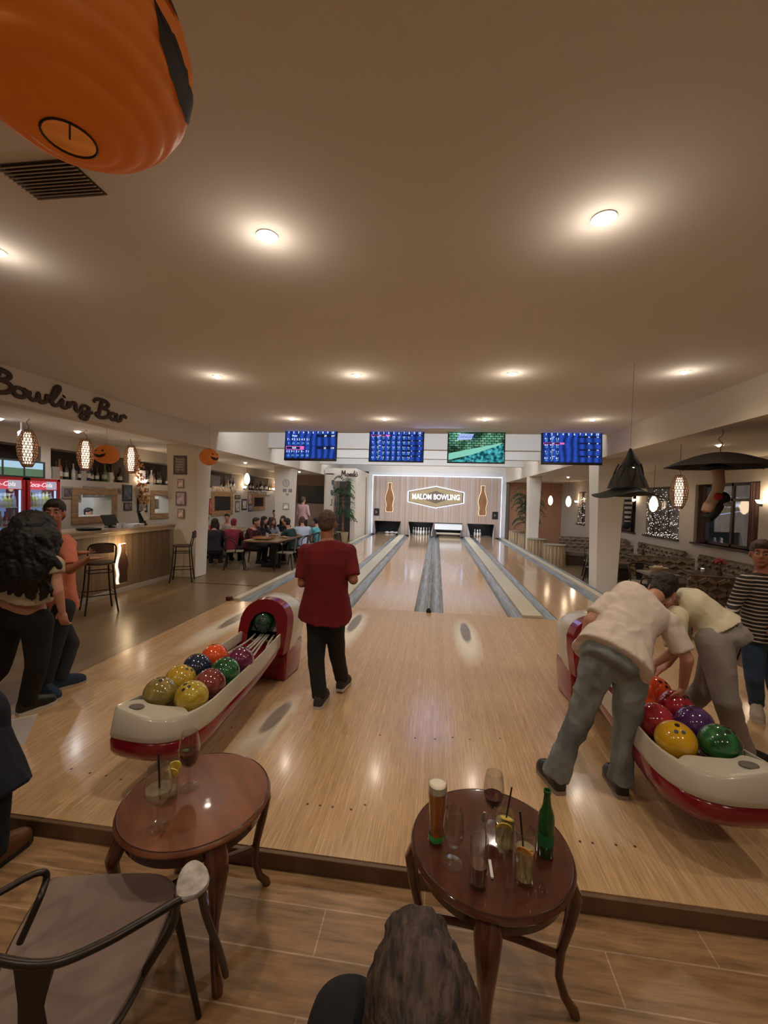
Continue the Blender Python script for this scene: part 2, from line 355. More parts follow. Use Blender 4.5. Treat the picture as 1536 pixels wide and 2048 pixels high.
# right wall with windows
WIN = [(9.2, 11.3), (11.95, 13.75), (14.4, 15.9), (17.0, 18.2), (19.0, 20.0)]
XW = 6.35
wall_x('wall_right', XW, XW+.35, YB, 22.6, -.3, 3.0, [(a, b, 1.0, 2.42) for a, b in WIN], mat('beige_plaster', (.52, .46, .38), .85, bump=(40, .15, .004)))
NIGHT = mat('night_outside', (.02, .025, .03), .6)
struct('wall_outside', MB().b2((XR+.8, 7.5, -.3), (XR+.9, 21, 3)), mat('outside_facade', (.16, .16, .17), .8, var=(1.5, .5)))
lamp('POINT', (XR+.3, 10, 2.6), 6, (.8, .85, 1), .1); lamp('POINT', (XR+.3, 13, 2.6), 3, (.8, .85, 1), .1)
CURT = mat('brown_curtain', (.13, .075, .06), .8, var=(6, .3), stretch=(1, 8, .3))
for k, (a, b) in enumerate(WIN):
    t = setp(thing('window_%d' % (k+1), None, None, (XW+.2, (a+b)/2, 1.0)), kind='structure')
    fr = MB()
    for q in (a+.03, b-.03, (a+b)/2): fr.b2((XW+.17, q-.03, 1.0), (XW+.23, q+.03, 2.42))
    for z in (1.03, 2.39, 2.05): fr.b2((XW+.17, a, z-.03), (XW+.23, b, z+.03))
    ob('window_frame', fr, DOAK, t, world=True)
    ob('pane', MB().b2((XW+.195, a, 1.0), (XW+.205, b, 2.42)), WGLASS, t, world=True)
    ob('window_sill', MB().b2((XW-.06, a-.05, .96), (XW+.34, b+.05, 1.0)), DOAK, t, world=True)
# lights over the lanes, hidden behind the beams
LED = emis('led_cool', (.80, .86, 1), 14); LEDW = emis('led_warm', (1, .8, .55), 16)
for y in (9.42, 12.62, 15.37, 18.22):
    o = ob('strip_light', MB().b2((-4.9, y-.03, 3.86), (3.3, y+.03, 3.94)), LED)
    setp(o, 'cool white strip light hidden behind the ceiling beam %s' % {9.42: 'nearest the screens', 12.62: 'second from the screens', 15.37: 'third from the screens', 18.22: 'nearest the pin wall'}[y], 'strip light')
    lamp('AREA', (-.8, y+.25, 3.85), 30, (.9, .93, 1), 1.2, (-.8, y+1.6, 3.2)).data.shape = 'RECTANGLE'
for o in list(COL.objects):
    if o.type == 'LIGHT' and o.data.type == 'AREA': o.data.size_y = .15; o.data.size = 7.5
# LED outline round the masking wall
mb = MB().b2((-3.44, YM-.03, .05), (-3.40, YM-.01, 3.14)).b2((3.28, YM-.03, .05), (3.32, YM-.01, 3.14)).b2((-3.44, YM-.03, 3.10), (3.32, YM-.01, 3.14))
setp(ob('led_strip', mb, emis('led_frame', (.62, .72, 1), 2.2)), 'cool white light strip edging the wooden wall above the pins', 'light strip')
lamp('AREA', (-.06, 20.6, 3.2), 60, (.92, .95, 1), 5.5, (-.06, 22.2, 1.0))

# ================================================================== LANES
ED = [(-3.17, -2.13), (-1.36, -.32), (.165, 1.20), (1.985, 3.02)]
ll = ['leftmost bowling lane beside the dining area with an empty dark pin deck', 'second bowling lane from the left with a full rack of pins', 'third bowling lane from the left, closed off by a white sweep panel', 'rightmost bowling lane beside the log tables with few pins standing']
def gutter_mb(x0, x1, y0=6.975, y1=22.6):
    n = 8; prof = [(x0 + (x1-x0)*i/n, -.012 - .06*math.sin(PI*i/n)) for i in range(n+1)]; mb = MB()
    pts = prof + [(x1, -.09), (x0, -.09)]
    mb.loft([[V((a, y, b)) for a, b in pts] for y in (y0, y1)]); return mb
G = .235
for (a, b), lab in zip(ED, ll):
    t = thing('bowling_lane', lab, 'bowling lane', ((a+b)/2, 6.98, 0), group='bowling lanes')
    ob('lane_bed', MB().b2((a, 6.975, -.09), (b, 23.2, 0)), LANE, t, world=True)
    ob('gutter', gutter_mb(a-G, a-.004), GUTTER, t, world=True); ob('gutter', gutter_mb(b+.004, b+G), GUTTER, t, world=True)
DV = [(-3.52, -3.405, 'narrow cream ledge outside the leftmost lane'), (-1.895, -1.595, 'broad cream divider between the leftmost lane and the full pins lane'), (-.085, -.07, 'thin cream divider in the middle between the two centre lanes'), (1.435, 1.75, 'broad cream divider right of the white sweep panel lane'), (3.255, 3.40, 'narrow cream ledge outside the rightmost lane')]
for a, b, lab in DV:
    if b-a < .05: a, b = -.083, -.072
    z = .045
    setp(ob('lane_divider', MB().b2((a, 7.0, -.09), (b, 21.7, z)), CREAM, bevel=.008), lab, 'lane divider', 'lane dividers')
setp(ob('lane_edge_rail', MB().b2((3.41, 6.98, -.12), (3.455, 22.1, .06)), mat('blue_grey_rail', (.30, .36, .40), .35)), 'blue grey rail along the outer edge of the rightmost lane', 'rail')
setp(ob('foul_sensor', MB().b2((-.12, 6.93, 0), (-.04, 7.0, .05)).b2((-.10, 6.95, .05), (-.06, 6.98, .07)), BLACK, bevel=.006), 'small black sensor box at the near end of the middle divider', 'sensor', )
setp(ob('foul_sensor', MB().b2((-3.63, 6.93, 0), (-3.54, 7.02, .07)), mat('dark_red_box', (.1, .01, .01), .4), bevel=.006), 'small dark red sensor box at the near left corner of the lanes', 'sensor')
# pin decks
ph = ['dark pin deck housing with fallen pins at the end of the leftmost lane', 'black pin deck housing behind the full rack of pins', 'housing with a lowered white sweep at the end of the third lane', 'black pin deck housing behind the few standing pins on the right']
for i, ((a, b), lab) in enumerate(zip(OPEN, ph)):
    t = thing('pinsetter_housing', lab, 'pinsetter', ((a+b)/2, 22.2, 0), group='pinsetters')
    ob('hood', MB().b2((a, 22.29, .70), (b, 23.6, .78)).b2((a-.0, 22.29, 0), (a+.04, 23.6, .70)).b2((b-.04, 22.29, 0), (b, 23.6, .70)), BLACK, t, world=True)
    ob('pit_curtain', MB().b2((a, 23.5, 0), (b, 23.6, .7)), BLACK, t, world=True)
    for s_, xx in ((-1, a), (1, b)):
        wing = MB()
        wing.loft([[V((xx, 22.19, 0)), V((xx, 22.19, .68)), V((xx+s_*.0, 22.17, .68)), V((xx, 22.17, 0))], [V((xx-s_*.12, 21.75, 0)), V((xx-s_*.12, 21.8, .2)), V((xx-s_*.10, 21.78, .2)), V((xx-s_*.10, 21.73, 0))]])
        ob('side_wing', wing, FR if i % 2 else STEEL, t, world=True)
    if i == 2:
        mb = MB().loft([[V((x, y, z)) for x, y, z in q] for q in ([(a+.02, 22.15, .66), (a+.02, 21.98, .62), (a+.02, 21.9, .36), (a+.02, 22.1, .36)], [(b-.02, 22.15, .66), (b-.02, 21.98, .62), (b-.02, 21.9, .36), (b-.02, 22.1, .36)])])
        ob('sweep_panel', mb, mat('white_panel', (.8, .85, .88), .3, emit=(.8, .9, 1), es=.0), t, world=True, bevel=.01)
        ob('sweep_bar', MB().b2((a+.04, 22.0, .12), (b-.04, 22.1, .2)), CREAM, t, world=True)
    lamp('AREA', ((a+b)/2, 22.5, .68), (3 if i != 0 else .8), (.95, .97, 1), .8, ((a+b)/2, 22.9, .1))
prof = [(.0, 0), (.025, .0), (.0285, .01), (.045, .06), (.0605, .115), (.057, .16), (.038, .215), (.0235, .255), (.0225, .27), (.027, .30), (.0323, .34), (.029, .365), (.016, .378), (.0, .381)]
pin0 = thing('bowling_pin', 'x', 'bowling pin', (0, 0, 0))
ob('pin_body', MB().lathe([(r*1.0, z) for r, z in prof], 14), mat('pin_white', (.85, .85, .83), .15), pin0)
ob('neck_stripe', MB().lathe([(.0248, .249), (.0246, .262)], 14, caps=False).lathe([(.0242, .272), (.0262, .283)], 14, caps=False), mat('pin_red', (.5, .02, .02), .3), pin0)
first = True
def pin(x, y, lab, g, lay=None):
    global first
    if first: o = pin0; o.location = (x, y, 0); first = False; o['label'] = lab; o['group'] = g
    else: o = dup(pin0, (x, y, 0), 0, lab, g)
    if lay is not None: o.rotation_euler = (PI/2, 0, lay); o.location.z = .061
    return o
cx = -.80
rows = {0: [0], 1: [-.5, .5], 2: [-1, 0, 1], 3: [-1.5, -.5, .5, 1.5]}
k = 0
for r in range(4):
    for q in rows[r]:
        pos = 'the head pin in front' if r == 0 else ('in the second row, %s pin' % ('left' if q < 0 else 'right') if r == 1 else ('in the third row, %s pin' % ['left', 'middle', 'right'][int(q)+1] if r == 2 else 'in the back row, %s' % ['leftmost', 'second from left', 'second from right', 'rightmost'][int(q+1.5)]))
        pin(cx+q*.305*.95, 22.42+r*.264, 'white bowling pin in the full ten pin rack, ' + pos, 'full rack of pins')
pin(2.18, 22.6, 'white pin standing in front on the rightmost lane', 'pins on the rightmost lane')
pin(2.06, 22.86, 'white pin standing back left on the rightmost lane', 'pins on the rightmost lane')
pin(2.33, 22.86, 'white pin standing back right on the rightmost lane', 'pins on the rightmost lane')
for x, y, ly, d in ((-2.75, 22.7, 1.3, 'leftmost'), (-2.5, 22.8, 1.7, 'middle'), (-2.25, 22.72, 1.2, 'rightmost')):
    pin(x, y, 'white pin lying down on the leftmost lane, %s of three' % d, 'fallen pins', ly)
# masking wall decorations
def bottle_outline(w_, h):
    half = [(.30, 0), (.34, .03), (.36, .10), (.34, .17), (.31, .22), (.36, .33), (.42, .42), (.42, .50), (.36, .60), (.27, .70), (.18, .79), (.155, .86), (.15, .93), (.175, .94), (.175, 1.0)]
    r = [(x*w_/.84, z*h) for x, z in half]; r = [(p.x, p.y) for p in crs([(a, b, 0) for a, b in r], 2)]
    return r + [(-x, z) for x, z in r[::-1]]
BOT = mat('bottle_wood', (.30, .14, .055), .5, var=(4, .2), stretch=(5, 1, .5))
def bottle_sign(base, fn, w_, h, lab, mt, glow, loc, name='bottle_cutout', gx=.018):
    t = thing(name, lab, 'wall decoration', loc)
    o2 = bottle_outline(w_, h); ob('board', MB().prism(o2, fn, .035, .06), mt, t, world=True)
    cz = h/2; big = [(x + (gx if x > 0 else -gx)*(w_/.34), cz+(z-cz)*(1+.025)) for x, z in o2]
    ob('backlight', MB().prism(big, fn, .008, .016), glow, t, world=True)
    return t
WG = emis('bottle_glow', (1, .74, .48), 1.3)
for xc, z0, lab in ((-2.49, 1.20, 'wooden bottle cutout left of the hexagonal wall sign'), (2.35, 1.15, 'wooden bottle cutout right of the hexagonal wall sign')):
    bottle_sign(None, lambda a, b, t, xc=xc, z0=z0: (xc+a, YM-t, z0+b), .42, 1.52, lab, BOT, WG, (xc, YM, z0))
def text_bold(s, size, M, ex, sx=1):
    mb = MB()
    mb.join(text_mb(s, size, M, ex, sx=sx, offset=.009))
    return mb
def hexo(w_, h, k=.66): return [(-w_/2, -h/2*k), (0, -h/2*1.35), (w_/2, -h/2*k), (w_/2, h/2*k), (0, h/2*1.35), (-w_/2, h/2*k)]
SC_ = V((-.06, YM, 2.03)); fn = lambda a, b, t: (SC_.x+a, YM-t, SC_.z+b)
t = thing('wall_sign', 'hexagonal wooden sign reading MALOM BOWLING with cool glowing outline', 'sign', SC_)
ob('backlight', MB().prism(hexo(2.94, .86), fn, .02, .04), emis('sign_glow', (.60, .66, 1), 3), t, world=True)
ob('frame', MB().prism(hexo(2.84, .80), fn, .05, .09), mat('sign_frame', (.10, .075, .06), .5), t, world=True)
ob('board', MB().prism(hexo(2.74, .76), fn, .09, .10), mat('sign_board', (.42, .33, .18), .5), t, world=True)
ob('inner_diamond', MB().prism([(-.95, 0), (0, -.33), (.95, 0), (0, .33)], fn, .10, .106).prism([(-1.35, .0), (-1.0, -.03), (-1.0, .03)], fn, .10, .104).prism([(1.35, .0), (1.0, -.03), (1.0, .03)], fn, .10, .104), mat('sign_diamond', (.17, .12, .08), .5), t, world=True)
ob('lettering', text_bold('MALOM BOWLING', .385, frame((SC_.x, YM-.115, SC_.z), (1, 0, 0), (0, 0, 1)), .01, sx=.76), mat('sign_letters', (.85, .86, .9), .4, emit=(.9, .93, 1), es=.8), t, world=True)
for xc, lab in ((-3.17, 'small dark speaker panel low on the wood wall at the left'), (3.0, 'small dark speaker panel low on the wood wall at the right')):
    t = thing('wall_speaker', lab, 'speaker', (xc, YM, 1.1)); ob('panel', MB().b2((xc-.14, YM-.05, .98), (xc+.14, YM, 1.36)), BLACK, t, world=True, bevel=.01)
    ob('lettering', MB().b2((xc-.05, YM-.055, 1.1), (xc-.02, YM-.05, 1.25)).b2((xc, YM-.055, 1.13), (xc+.04, YM-.05, 1.2)), STEEL, t, world=True)

# ================================================================== SCORE SCREENS
def screen_mat():
    m = bpy.data.materials.new('screen_blue'); m.use_nodes = True; nt = m.node_tree; N = nt.nodes; L = nt.links; N.clear()
    tc = N.new('ShaderNodeTexCoord'); wv = N.new('ShaderNodeTexWave'); wv.inputs['Scale'].default_value = 2.2; wv.inputs['Distortion'].default_value = 5; wv.inputs['Detail'].default_value = 1.5
    L.new(tc.outputs['Object'], wv.inputs['Vector']); r = N.new('ShaderNodeValToRGB'); r.color_ramp.elements[0].color = (.010, .03, .16, 1); r.color_ramp.elements[1].color = (.035, .10, .62, 1)
    L.new(wv.outputs['Fac'], r.inputs[0]); e = N.new('ShaderNodeEmission'); e.inputs[1].default_value = .7; L.new(r.outputs[0], e.inputs[0])
    o = N.new('ShaderNodeOutputMaterial'); L.new(e.outputs[0], o.inputs[0]); return m
SB = screen_mat(); SW = emis('screen_white', (.75, .88, 1), 1.5); SCY = emis('screen_cyan', (.2, .62, .95), .9); SDK = emis('screen_dark', (.008, .012, .05), 1); SPK = emis('screen_pink', (.8, .15, .5), 1)
def danger_mat():
    m = bpy.data.materials.new('screen_bricks'); m.use_nodes = True; nt = m.node_tree; N = nt.nodes; L = nt.links; N.clear()
    tc = N.new('ShaderNodeTexCoord'); mp = N.new('ShaderNodeMapping'); mp.inputs['Rotation'].default_value = (PI/2, .28, 0); mp.inputs['Scale'].default_value = (1, 1, 1.0); L.new(tc.outputs['Object'], mp.inputs[0])
    br = N.new('ShaderNodeTexBrick'); br.inputs['Scale'].default_value = 5; br.inputs['Mortar Size'].default_value = .035; br.inputs['Color1'].default_value = (.10, .30, .19, 1); br.inputs['Color2'].default_value = (.22, .5, .30, 1); br.inputs['Mortar'].default_value = (.004, .02, .02, 1)
    L.new(mp.outputs[0], br.inputs[0]); ns = N.new('ShaderNodeTexNoise'); ns.inputs['Scale'].default_value = 2.3; L.new(tc.outputs['Object'], ns.inputs['Vector'])
    mr = N.new('ShaderNodeMapRange'); mr.inputs[1].default_value = .42; mr.inputs[2].default_value = .62; mr.inputs[3].default_value = .15; mr.inputs[4].default_value = 1.2; L.new(ns.outputs['Fac'], mr.inputs[0])
    e = N.new('ShaderNodeEmission'); L.new(br.outputs[0], e.inputs[0]); L.new(mr.outputs[0], e.inputs[1]); o = N.new('ShaderNodeOutputMaterial'); L.new(e.outputs[0], o.inputs[0]); return m
TVX = [(-3.41, -2.22, 'first score screen from the left, two players, blue'), (-1.5, -.31, 'second score screen from the left, five players, blue'), (.19, 1.385, 'green screen showing a DANGER sign on a stone wall'), (2.115, 3.31, 'rightmost score screen, four players, blue')]
ZT, ZB, YT = 3.345, 2.665, 9.1
def tv(i):
    x0, x1, lab = TVX[i]; cxx = (x0+x1)/2; t = thing('score_screen', lab, 'screen', (cxx, YT, ZB), group='screens over the foul line')
    H_ = ZT-ZB; W_ = x1-x0; tilt = .10
    R = Matrix.Translation((cxx, YT, ZT)) @ Matrix.Rotation(-tilt, 4, 'X')
    def B(mb): return mb.xf(R)
    ob('casing', B(MB().b2((-W_/2, 0, -H_), (W_/2, .06, 0))), BLACK, t, world=True, bevel=.006)
    ob('mount', MB().b2((cxx-.08, YT+.05, ZT-.3), (cxx+.08, YT+.2, CEIL+.02)), DARKM, t, world=True)
    F_ = lambda mb: ob('display', mb, None, t, world=True)
    y = -.004
    base = MB().b2((-W_/2+.02, y, -H_+.045 if i in (0, 3) else -H_+.02), (W_/2-.02, y+.004, -.02))
    sh = 'display'
    ob(sh, B(base), DM if i == 2 else SB, t, world=True)
    w2 = W_-.08; L0 = -w2/2
    def T(s, xx, zz, size): return text_mb(s, size, R @ frame((xx, y-.003, zz), (1, 0, 0), (0, 0, 1)), .0008)
    wt = MB(); cy_ = MB(); dk = MB(); pk = MB()
    if i == 2:
        ob('danger_board', B(MB().loft([[V((x, yy, z)) for x, z in ((-.40, -.19), (-.10, -.18), (-.05, -.06), (-.36, -.06))] for yy in (y-.002, y-.001)])), emis('danger_panel', (.45, .55, .9), .9), t, world=True)
        ob('lettering', T('DANGER', -.22, -.125, .085), emis('danger_text', (.03, .12, .45), 1), t, world=True)
        ob('ledge', B(MB().loft([[V((x, yy, z)) for x, z in ((-.57, -.62), (-.57, -.48), (.55, -.24), (.35, -.40))] for yy in (y-.002, y-.001)])), emis('ledge_green', (.24, .62, .48), .9), t, world=True)
        wm = bpy.data.materials.new('water_glow'); wm.use_nodes = True; N = wm.node_tree.nodes; L = wm.node_tree.links; N.clear(); ns = N.new('ShaderNodeTexNoise'); ns.inputs['Scale'].default_value = 14; tcc = N.new('ShaderNodeTexCoord'); L.new(tcc.outputs['Object'], ns.inputs['Vector']); r = N.new('ShaderNodeValToRGB'); r.color_ramp.elements[0].position = .4; r.color_ramp.elements[1].position = .7; r.color_ramp.elements[0].color = (.004, .06, .08, 1); r.color_ramp.elements[1].color = (.1, .55, .6, 1); L.new(ns.outputs['Fac'], r.inputs[0]); e = N.new('ShaderNodeEmission'); L.new(r.outputs[0], e.inputs[0]); oo = N.new('ShaderNodeOutputMaterial'); L.new(e.outputs[0], oo.inputs[0])
        ob('water', B(MB().loft([[V((x, yy, z)) for x, z in ((-.57, -.66), (-.35, -.60), (.55, -.27), (.575, -.66))] for yy in (y-.004, y-.003)])), wm, t, world=True)
        return
    col = lambda k: L0 + w2*(.045 + k*.1)
    for k in range(10): wt.join(T(str(k+1), col(k), -.055, .062))
    rows_ = {0: [(0, 'two'), (1, 'two')], 1: range(5), 3: range(4)}[i]; n = len(rows_); top = -.09; avail = H_-.09-(.05 if i != 1 else .03); rh = avail/n
    rnd = random.Random(i)
    names = {0: ['Peter', 'Balli'], 1: ['Csaba', 'Anita', 'Zsolt', 'Orsi', 'Geri'], 3: ['Laci', 'Adi', 'Kata', 'Tomi']}[i]
    for k in range(n):
        zt = top-k*rh; hl = (i == 0 and k == 1) or (i == 1 and k == 0) or (i == 3 and k == 1)
        if hl: pk.join(B(MB().b2((L0, y-.002, zt-rh*.30), (L0+w2*.37, y-.0005, zt-.002)))); dk.join(B(MB().b2((L0+.01, y-.003, zt-rh*.26), (L0+w2*.29, y-.0015, zt-rh*.05))))
        dk.join(B(MB().b2((L0+w2*.62, y-.002, zt-rh*.25), (L0+w2, y-.001, zt-.002)))); dk.join(B(MB().b2((L0, y-.0022, zt-rh*1.0), (L0+w2, y-.0018, zt-rh*.965))))
        s1 = min(.055, rh*.24); wt.join(T(names[k] if k < len(names) else 'Dani', L0+w2*.17, zt-rh*.15, s1))
        wt.join(T(str(rnd.randint(10, 99)), L0+w2*.80, zt-rh*.15, s1)); wt.join(T(str(rnd.randint(60, 160)), L0+w2*.95, zt-rh*.15, s1))
        m_ = {0: 5, 1: 8, 3: 3}[i]; tot = 0
        for q in range(m_):
            a_, b__ = rnd.randint(1, 9), rnd.choice('-/123'); wt.join(T('%d %s' % (a_, b__), col(q), zt-rh*.45, min(.062, rh*.36))); tot += rnd.randint(5, 17)
            cy_.join(T(str(tot), col(q), zt-rh*.78, min(.06, rh*.36)))
    for nm, q, mt in (('white_figures', wt, SW), ('cyan_figures', cy_, SCY), ('dark_bars', dk, SDK), ('highlight_bar', pk, SPK)): ob(nm, q, mt, t, world=True, smooth=False)
DM = danger_mat()
for i in range(4): tv(i)
lamp('AREA', (-.0, YT-.15, 3.0), 6, (.35, .5, 1), 1.0, (0, 6, 0))

# ================================================================== CEILING FITTINGS
LAMPF = emis('lamp_face', (1, .88, .74), 60); RIM = mat('lamp_rim', (.75, .72, .68), .4)
dl = thing('downlight', 'x', 'ceiling light', (0, 0, 0))
ob('rim', MB().lathe([(.041, 0), (.062, -.001), (.062, -.005), (.041, -.005)], 20, caps=False), RIM, dl); ob('bulb', MB().lathe([(0, -.024), (.018, -.022), (.034, -.012), (.040, -.002), (0, -.002)], 20), LAMPF, dl)
rown = {2.3: 'nearest row', 4.94: 'middle row', 7.65: 'row just before the screens'}; coln = ['leftmost', 'second from left', 'third from left', 'rightmost']
fst = True
for x, y in DOWN:
    if y < 0: continue
    lab = 'round ceiling downlight in the %s, %s of four' % (rown[y], coln[[-2.74, -.99, .8, 2.61].index(x)])
    if fst: dl.location = (x, y, CEIL); dl['label'] = lab; dl['group'] = 'ceiling downlights'; fst = False
    else: dup(dl, (x, y, CEIL), 0, lab, 'ceiling downlights')
SIDE_L = [(-6.7, 5.7, 'over the bar, nearer the fridges'), (-6.5, 6.9, 'over the bar, behind the middle lantern'), (-6.0, 9.9, 'past the first left pillar'), (-6.3, 13.2, 'over the long dining table'), (-5.9, 17.5, 'near the wall with the dark television')]
for x, y, d in SIDE_L:
    dup(dl, (x, y, SIDEC+.015), 0, 'round downlight in the low left ceiling ' + d, 'left side downlights')
    lamp('SPOT', (x, y, SIDEC-.03), 26 if y < 8 else 15, (1, .86, .72) if y > 8 else (.95, .95, 1), .04, (x, y, 0), 160, .8)
for x, y, d in [(4.6, 7.6, 'above the umbrella'), (5.2, 12.0, 'over the benches'), (5.0, 17.0, 'at the far end')]:
    dup(dl, (x, y, 2.895), 0, 'round downlight in the low right ceiling ' + d, 'right side downlights')
    lamp('SPOT', (x, y, 2.84), 16, (1, .82, .66), .04, (x, y, 0), 160, .8)
t = thing('air_vent', 'square louvred air vent in the ceiling behind the large pumpkin lantern', 'air vent', (-1.85, 1.84, CEIL))
VM = mat('vent_dark', (.10, .075, .05), .7); VF = mat('vent_frame', (.42, .34, .25), .6)
ob('backing', MB().b2((-2.03, 1.70, CEIL-.004), (-1.65, 1.92, CEIL)), VM, t, world=True)
mb = MB()
for k in range(11): y = 1.71+k*.02; mb.box((-1.84, y, CEIL-.012), (.37, .012, .003), Matrix.Rotation(.5, 3, 'X'))
ob('slats', mb, VF, t, world=True)

# paper pumpkin lanterns
ORANGE = mat('orange_paper', (.92, .40, .10), .5, trans=0, var=(14, .08), bump=(40, .3, .003))
N_, L_, b_ = nodes(ORANGE); b_.inputs['Emission Color'].default_value = (.8, .2, .02, 1); b_.inputs['Emission Strength'].default_value = 0
tr = N_.new('ShaderNodeBsdfTranslucent'); tr.inputs[0].default_value = (1.0, .52, .13, 1); ms = N_.new('ShaderNodeMixShader'); ms.inputs[0].default_value = .45
outn = [n for n in N_ if n.type == 'OUTPUT_MATERIAL'][0]; L_.new(b_.outputs[0], ms.inputs[1]); L_.new(tr.outputs[0], ms.inputs[2]); L_.new(ms.outputs[0], outn.inputs[0])
INK = mat('black_print', (.02, .015, .012), .6)
def sph(th, ph, r, sq): return V((math.cos(ph)*math.cos(th)*r, math.cos(ph)*math.sin(th)*r, math.sin(ph)*r*sq))
def pumpkin(lab, c, r, sq, face, rings=13, wire_top=CEIL):
    t = thing('pumpkin_lantern', lab, 'paper lantern', c, 0, 'hanging paper pumpkins')
    n = 48; secs = []; a0 = 1.36; m = rings*6
    for i in range(m+1):
        ph = -a0 + 2*a0*i/m; b = 1 + .022*abs(math.sin(PI*rings*i/m)) - .014
        secs.append([sph(2*PI*k/n, ph, r*b, sq) for k in range(n)])
    ob('paper_shade', MB().loft(secs, caps=False), ORANGE, t)
    ro = r*math.cos(a0); zz = r*sq*math.sin(a0)
    mb = MB()
    for s in (-1, 1): mb.tube([(ro*math.cos(2*PI*k/24), ro*math.sin(2*PI*k/24), s*zz) for k in range(24)], .0022, 5, True)
    mb.cone((0, 0, -zz), (0, 0, zz), .0018, n=5); mb.cone((-ro, 0, zz), (ro, 0, zz), .0018, n=5)
    ob('wire_frame', mb, DARKM, t)
    ob('hanging_thread', MB().cone((0, 0, zz), (0, 0, wire_top-c[2]), .0012, n=5), DARKM, t)
    if face is not None:
        th0, polys = face; ink = MB()
        for poly in polys:
            k = len(poly); ctr = (sum(p[0] for p in poly)/k, sum(p[1] for p in poly)/k)
            # subdivide outline and fan it on the paper surface
            pts = []
            for i in range(k):
                a, b = poly[i], poly[(i+1) % k]
                for q in range(4): pts.append((a[0]+(b[0]-a[0])*q/4, a[1]+(b[1]-a[1])*q/4))
            K = len(pts); vs = []; fs = []
            for lv in (1, .66, .33): vs += [sph(th0+ctr[0]+(p[0]-ctr[0])*lv, ctr[1]+(p[1]-ctr[1])*lv, r*1.012, sq) for p in pts]
            vs.append(sph(th0+ctr[0], ctr[1], r*1.012, sq))
            for l in range(2): fs += [(l*K+i, l*K+(i+1) % K, (l+1)*K+(i+1) % K, (l+1)*K+i) for i in range(K)]
            fs += [(2*K+i, 2*K+(i+1) % K, 3*K) for i in range(K)]
            ink.add(vs, fs)
        ob('printed_face', ink, INK, t)
    return t
FACE = [[(-.42, .22), (-.18, .22), (-.28, .50)], [(.18, .22), (.42, .22), (.28, .50)],
        [(-.55, .02), (-.42, -.10), (-.30, -.04), (-.2, -.16), (-.05, -.10), (.05, -.20), (.2, -.12), (.32, -.05), (.45, -.09), (.56, .04), (.44, -.26), (.25, -.38), (0, -.43), (-.25, -.38), (-.44, -.26)]]
BIGC = at(140, 86, .70)
pumpkin('large orange paper pumpkin lantern hanging close overhead at the top left', BIGC, .20, .86, (.30, FACE), 12)
p2 = at(213, 909, 6.2); pumpkin('orange paper pumpkin with jagged grin hanging in front of the bar', p2, .19, .80, (-1.45, FACE), 8, SIDEC)
p3 = at(418, 914, 8.0); pumpkin('orange paper pumpkin turned sideways hanging beside the left pillar', p3, .185, .9, (-.35, FACE), 8, CEIL)

# ================================================================== LETTERING strokes
STR = {
 'B': [[(.10, .05), (.16, .5), (.26, 1.0)], [(-.12, .78), (-.05, .95), (.15, 1.05), (.42, 1.02), (.55, .88), (.45, .68), (.22, .55)], [(.22, .55), (.50, .52), (.60, .32), (.45, .08), (.18, -.02), (-.02, .10), (.05, .22)]],
 'o': [[(.32, .42), (.12, .42), (.02, .22), (.12, .03), (.32, .05), (.40, .24), (.32, .42), (.46, .34), (.56, .36)]],
 'w': [[(.0, .42), (.02, .12), (.12, .02), (.26, .12), (.30, .42), (.32, .12), (.42, .02), (.56, .14), (.58, .42), (.72, .36)]],
 'l': [[(.0, .10), (.18, .45), (.36, .95), (.28, 1.05), (.16, .80), (.08, .25), (.16, .02), (.34, .12)]],
 'i': [[(.0, .12), (.12, .42), (.10, .12), (.20, .02), (.34, .14)], [(.17, .60), (.19, .64)]],
 'n': [[(.0, .06), (.04, .42)], [(.04, .10), (.16, .38), (.30, .40), (.32, .10), (.42, .02), (.54, .14)]],
 'g': [[(.32, .40), (.12, .42), (.02, .22), (.12, .05), (.30, .14), (.34, .42), (.32, -.05), (.20, -.34), (.0, -.30), (.06, -.12), (.34, .04), (.5, .16)]],
 'a': [[(.32, .40), (.12, .42), (.02, .22), (.12, .03), (.28, .12), (.34, .42), (.34, .10), (.44, .02), (.54, .12)]],
 'r': [[(.02, .04), (.08, .44)], [(.08, .30), (.2, .44), (.34, .36)]],
 'M': [[(-.08, .04), (.04, .1), (.14, 1.0), (.34, .3), (.58, 1.0), (.60, .15), (.74, .06)]], 's': [[(.0, .06), (.20, .50), (.30, .20), (.16, .02), (.0, .10)]],
 'd': [[(.32, .38), (.12, .42), (.02, .22), (.12, .03), (.28, .12), (.42, 1.0)], [(.34, .3), (.36, .05), (.48, .10)]], 'ó': [[(.32, .42), (.12, .42), (.02, .22), (.12, .03), (.32, .05), (.40, .24), (.32, .42)], [(.22, .56), (.32, .76)]], ' ': []}
ADV = {'B': .62, 'o': .50, 'w': .68, 'l': .34, 'i': .32, 'n': .52, 'g': .46, 'a': .52, 'r': .36, 'M': .80, 's': .34, 'd': .50, 'ó': .45, ' ': .22}
def script(s, M, size, r, sx=1):
    mb = MB(); x = 0
    for ch in s:
        for st in STR[ch]:
            pts = crs([(x+a, b, 0) for a, b in st], 5); n_ = len(pts)
            rr = [r*(.75+.55*abs(math.sin(2.2*i/n_+.4))) for i in range(n_)]
            q = MB().tube([V((p.x*size*sx, p.y*size, 0)) for p in pts], rr, 6, up=(0, 0, 1), flat=.6); mb.join(q)
        x += ADV[ch]
    return mb.xf(M)
tw = sum(ADV[c] for c in 'Bowling Bar')
y0 = atx(-22, 790, -5.1).y; y1 = atx(252, 850, -5.1).y
SIGNB = mat('dark_letters', (.06, .03, .02), .6)
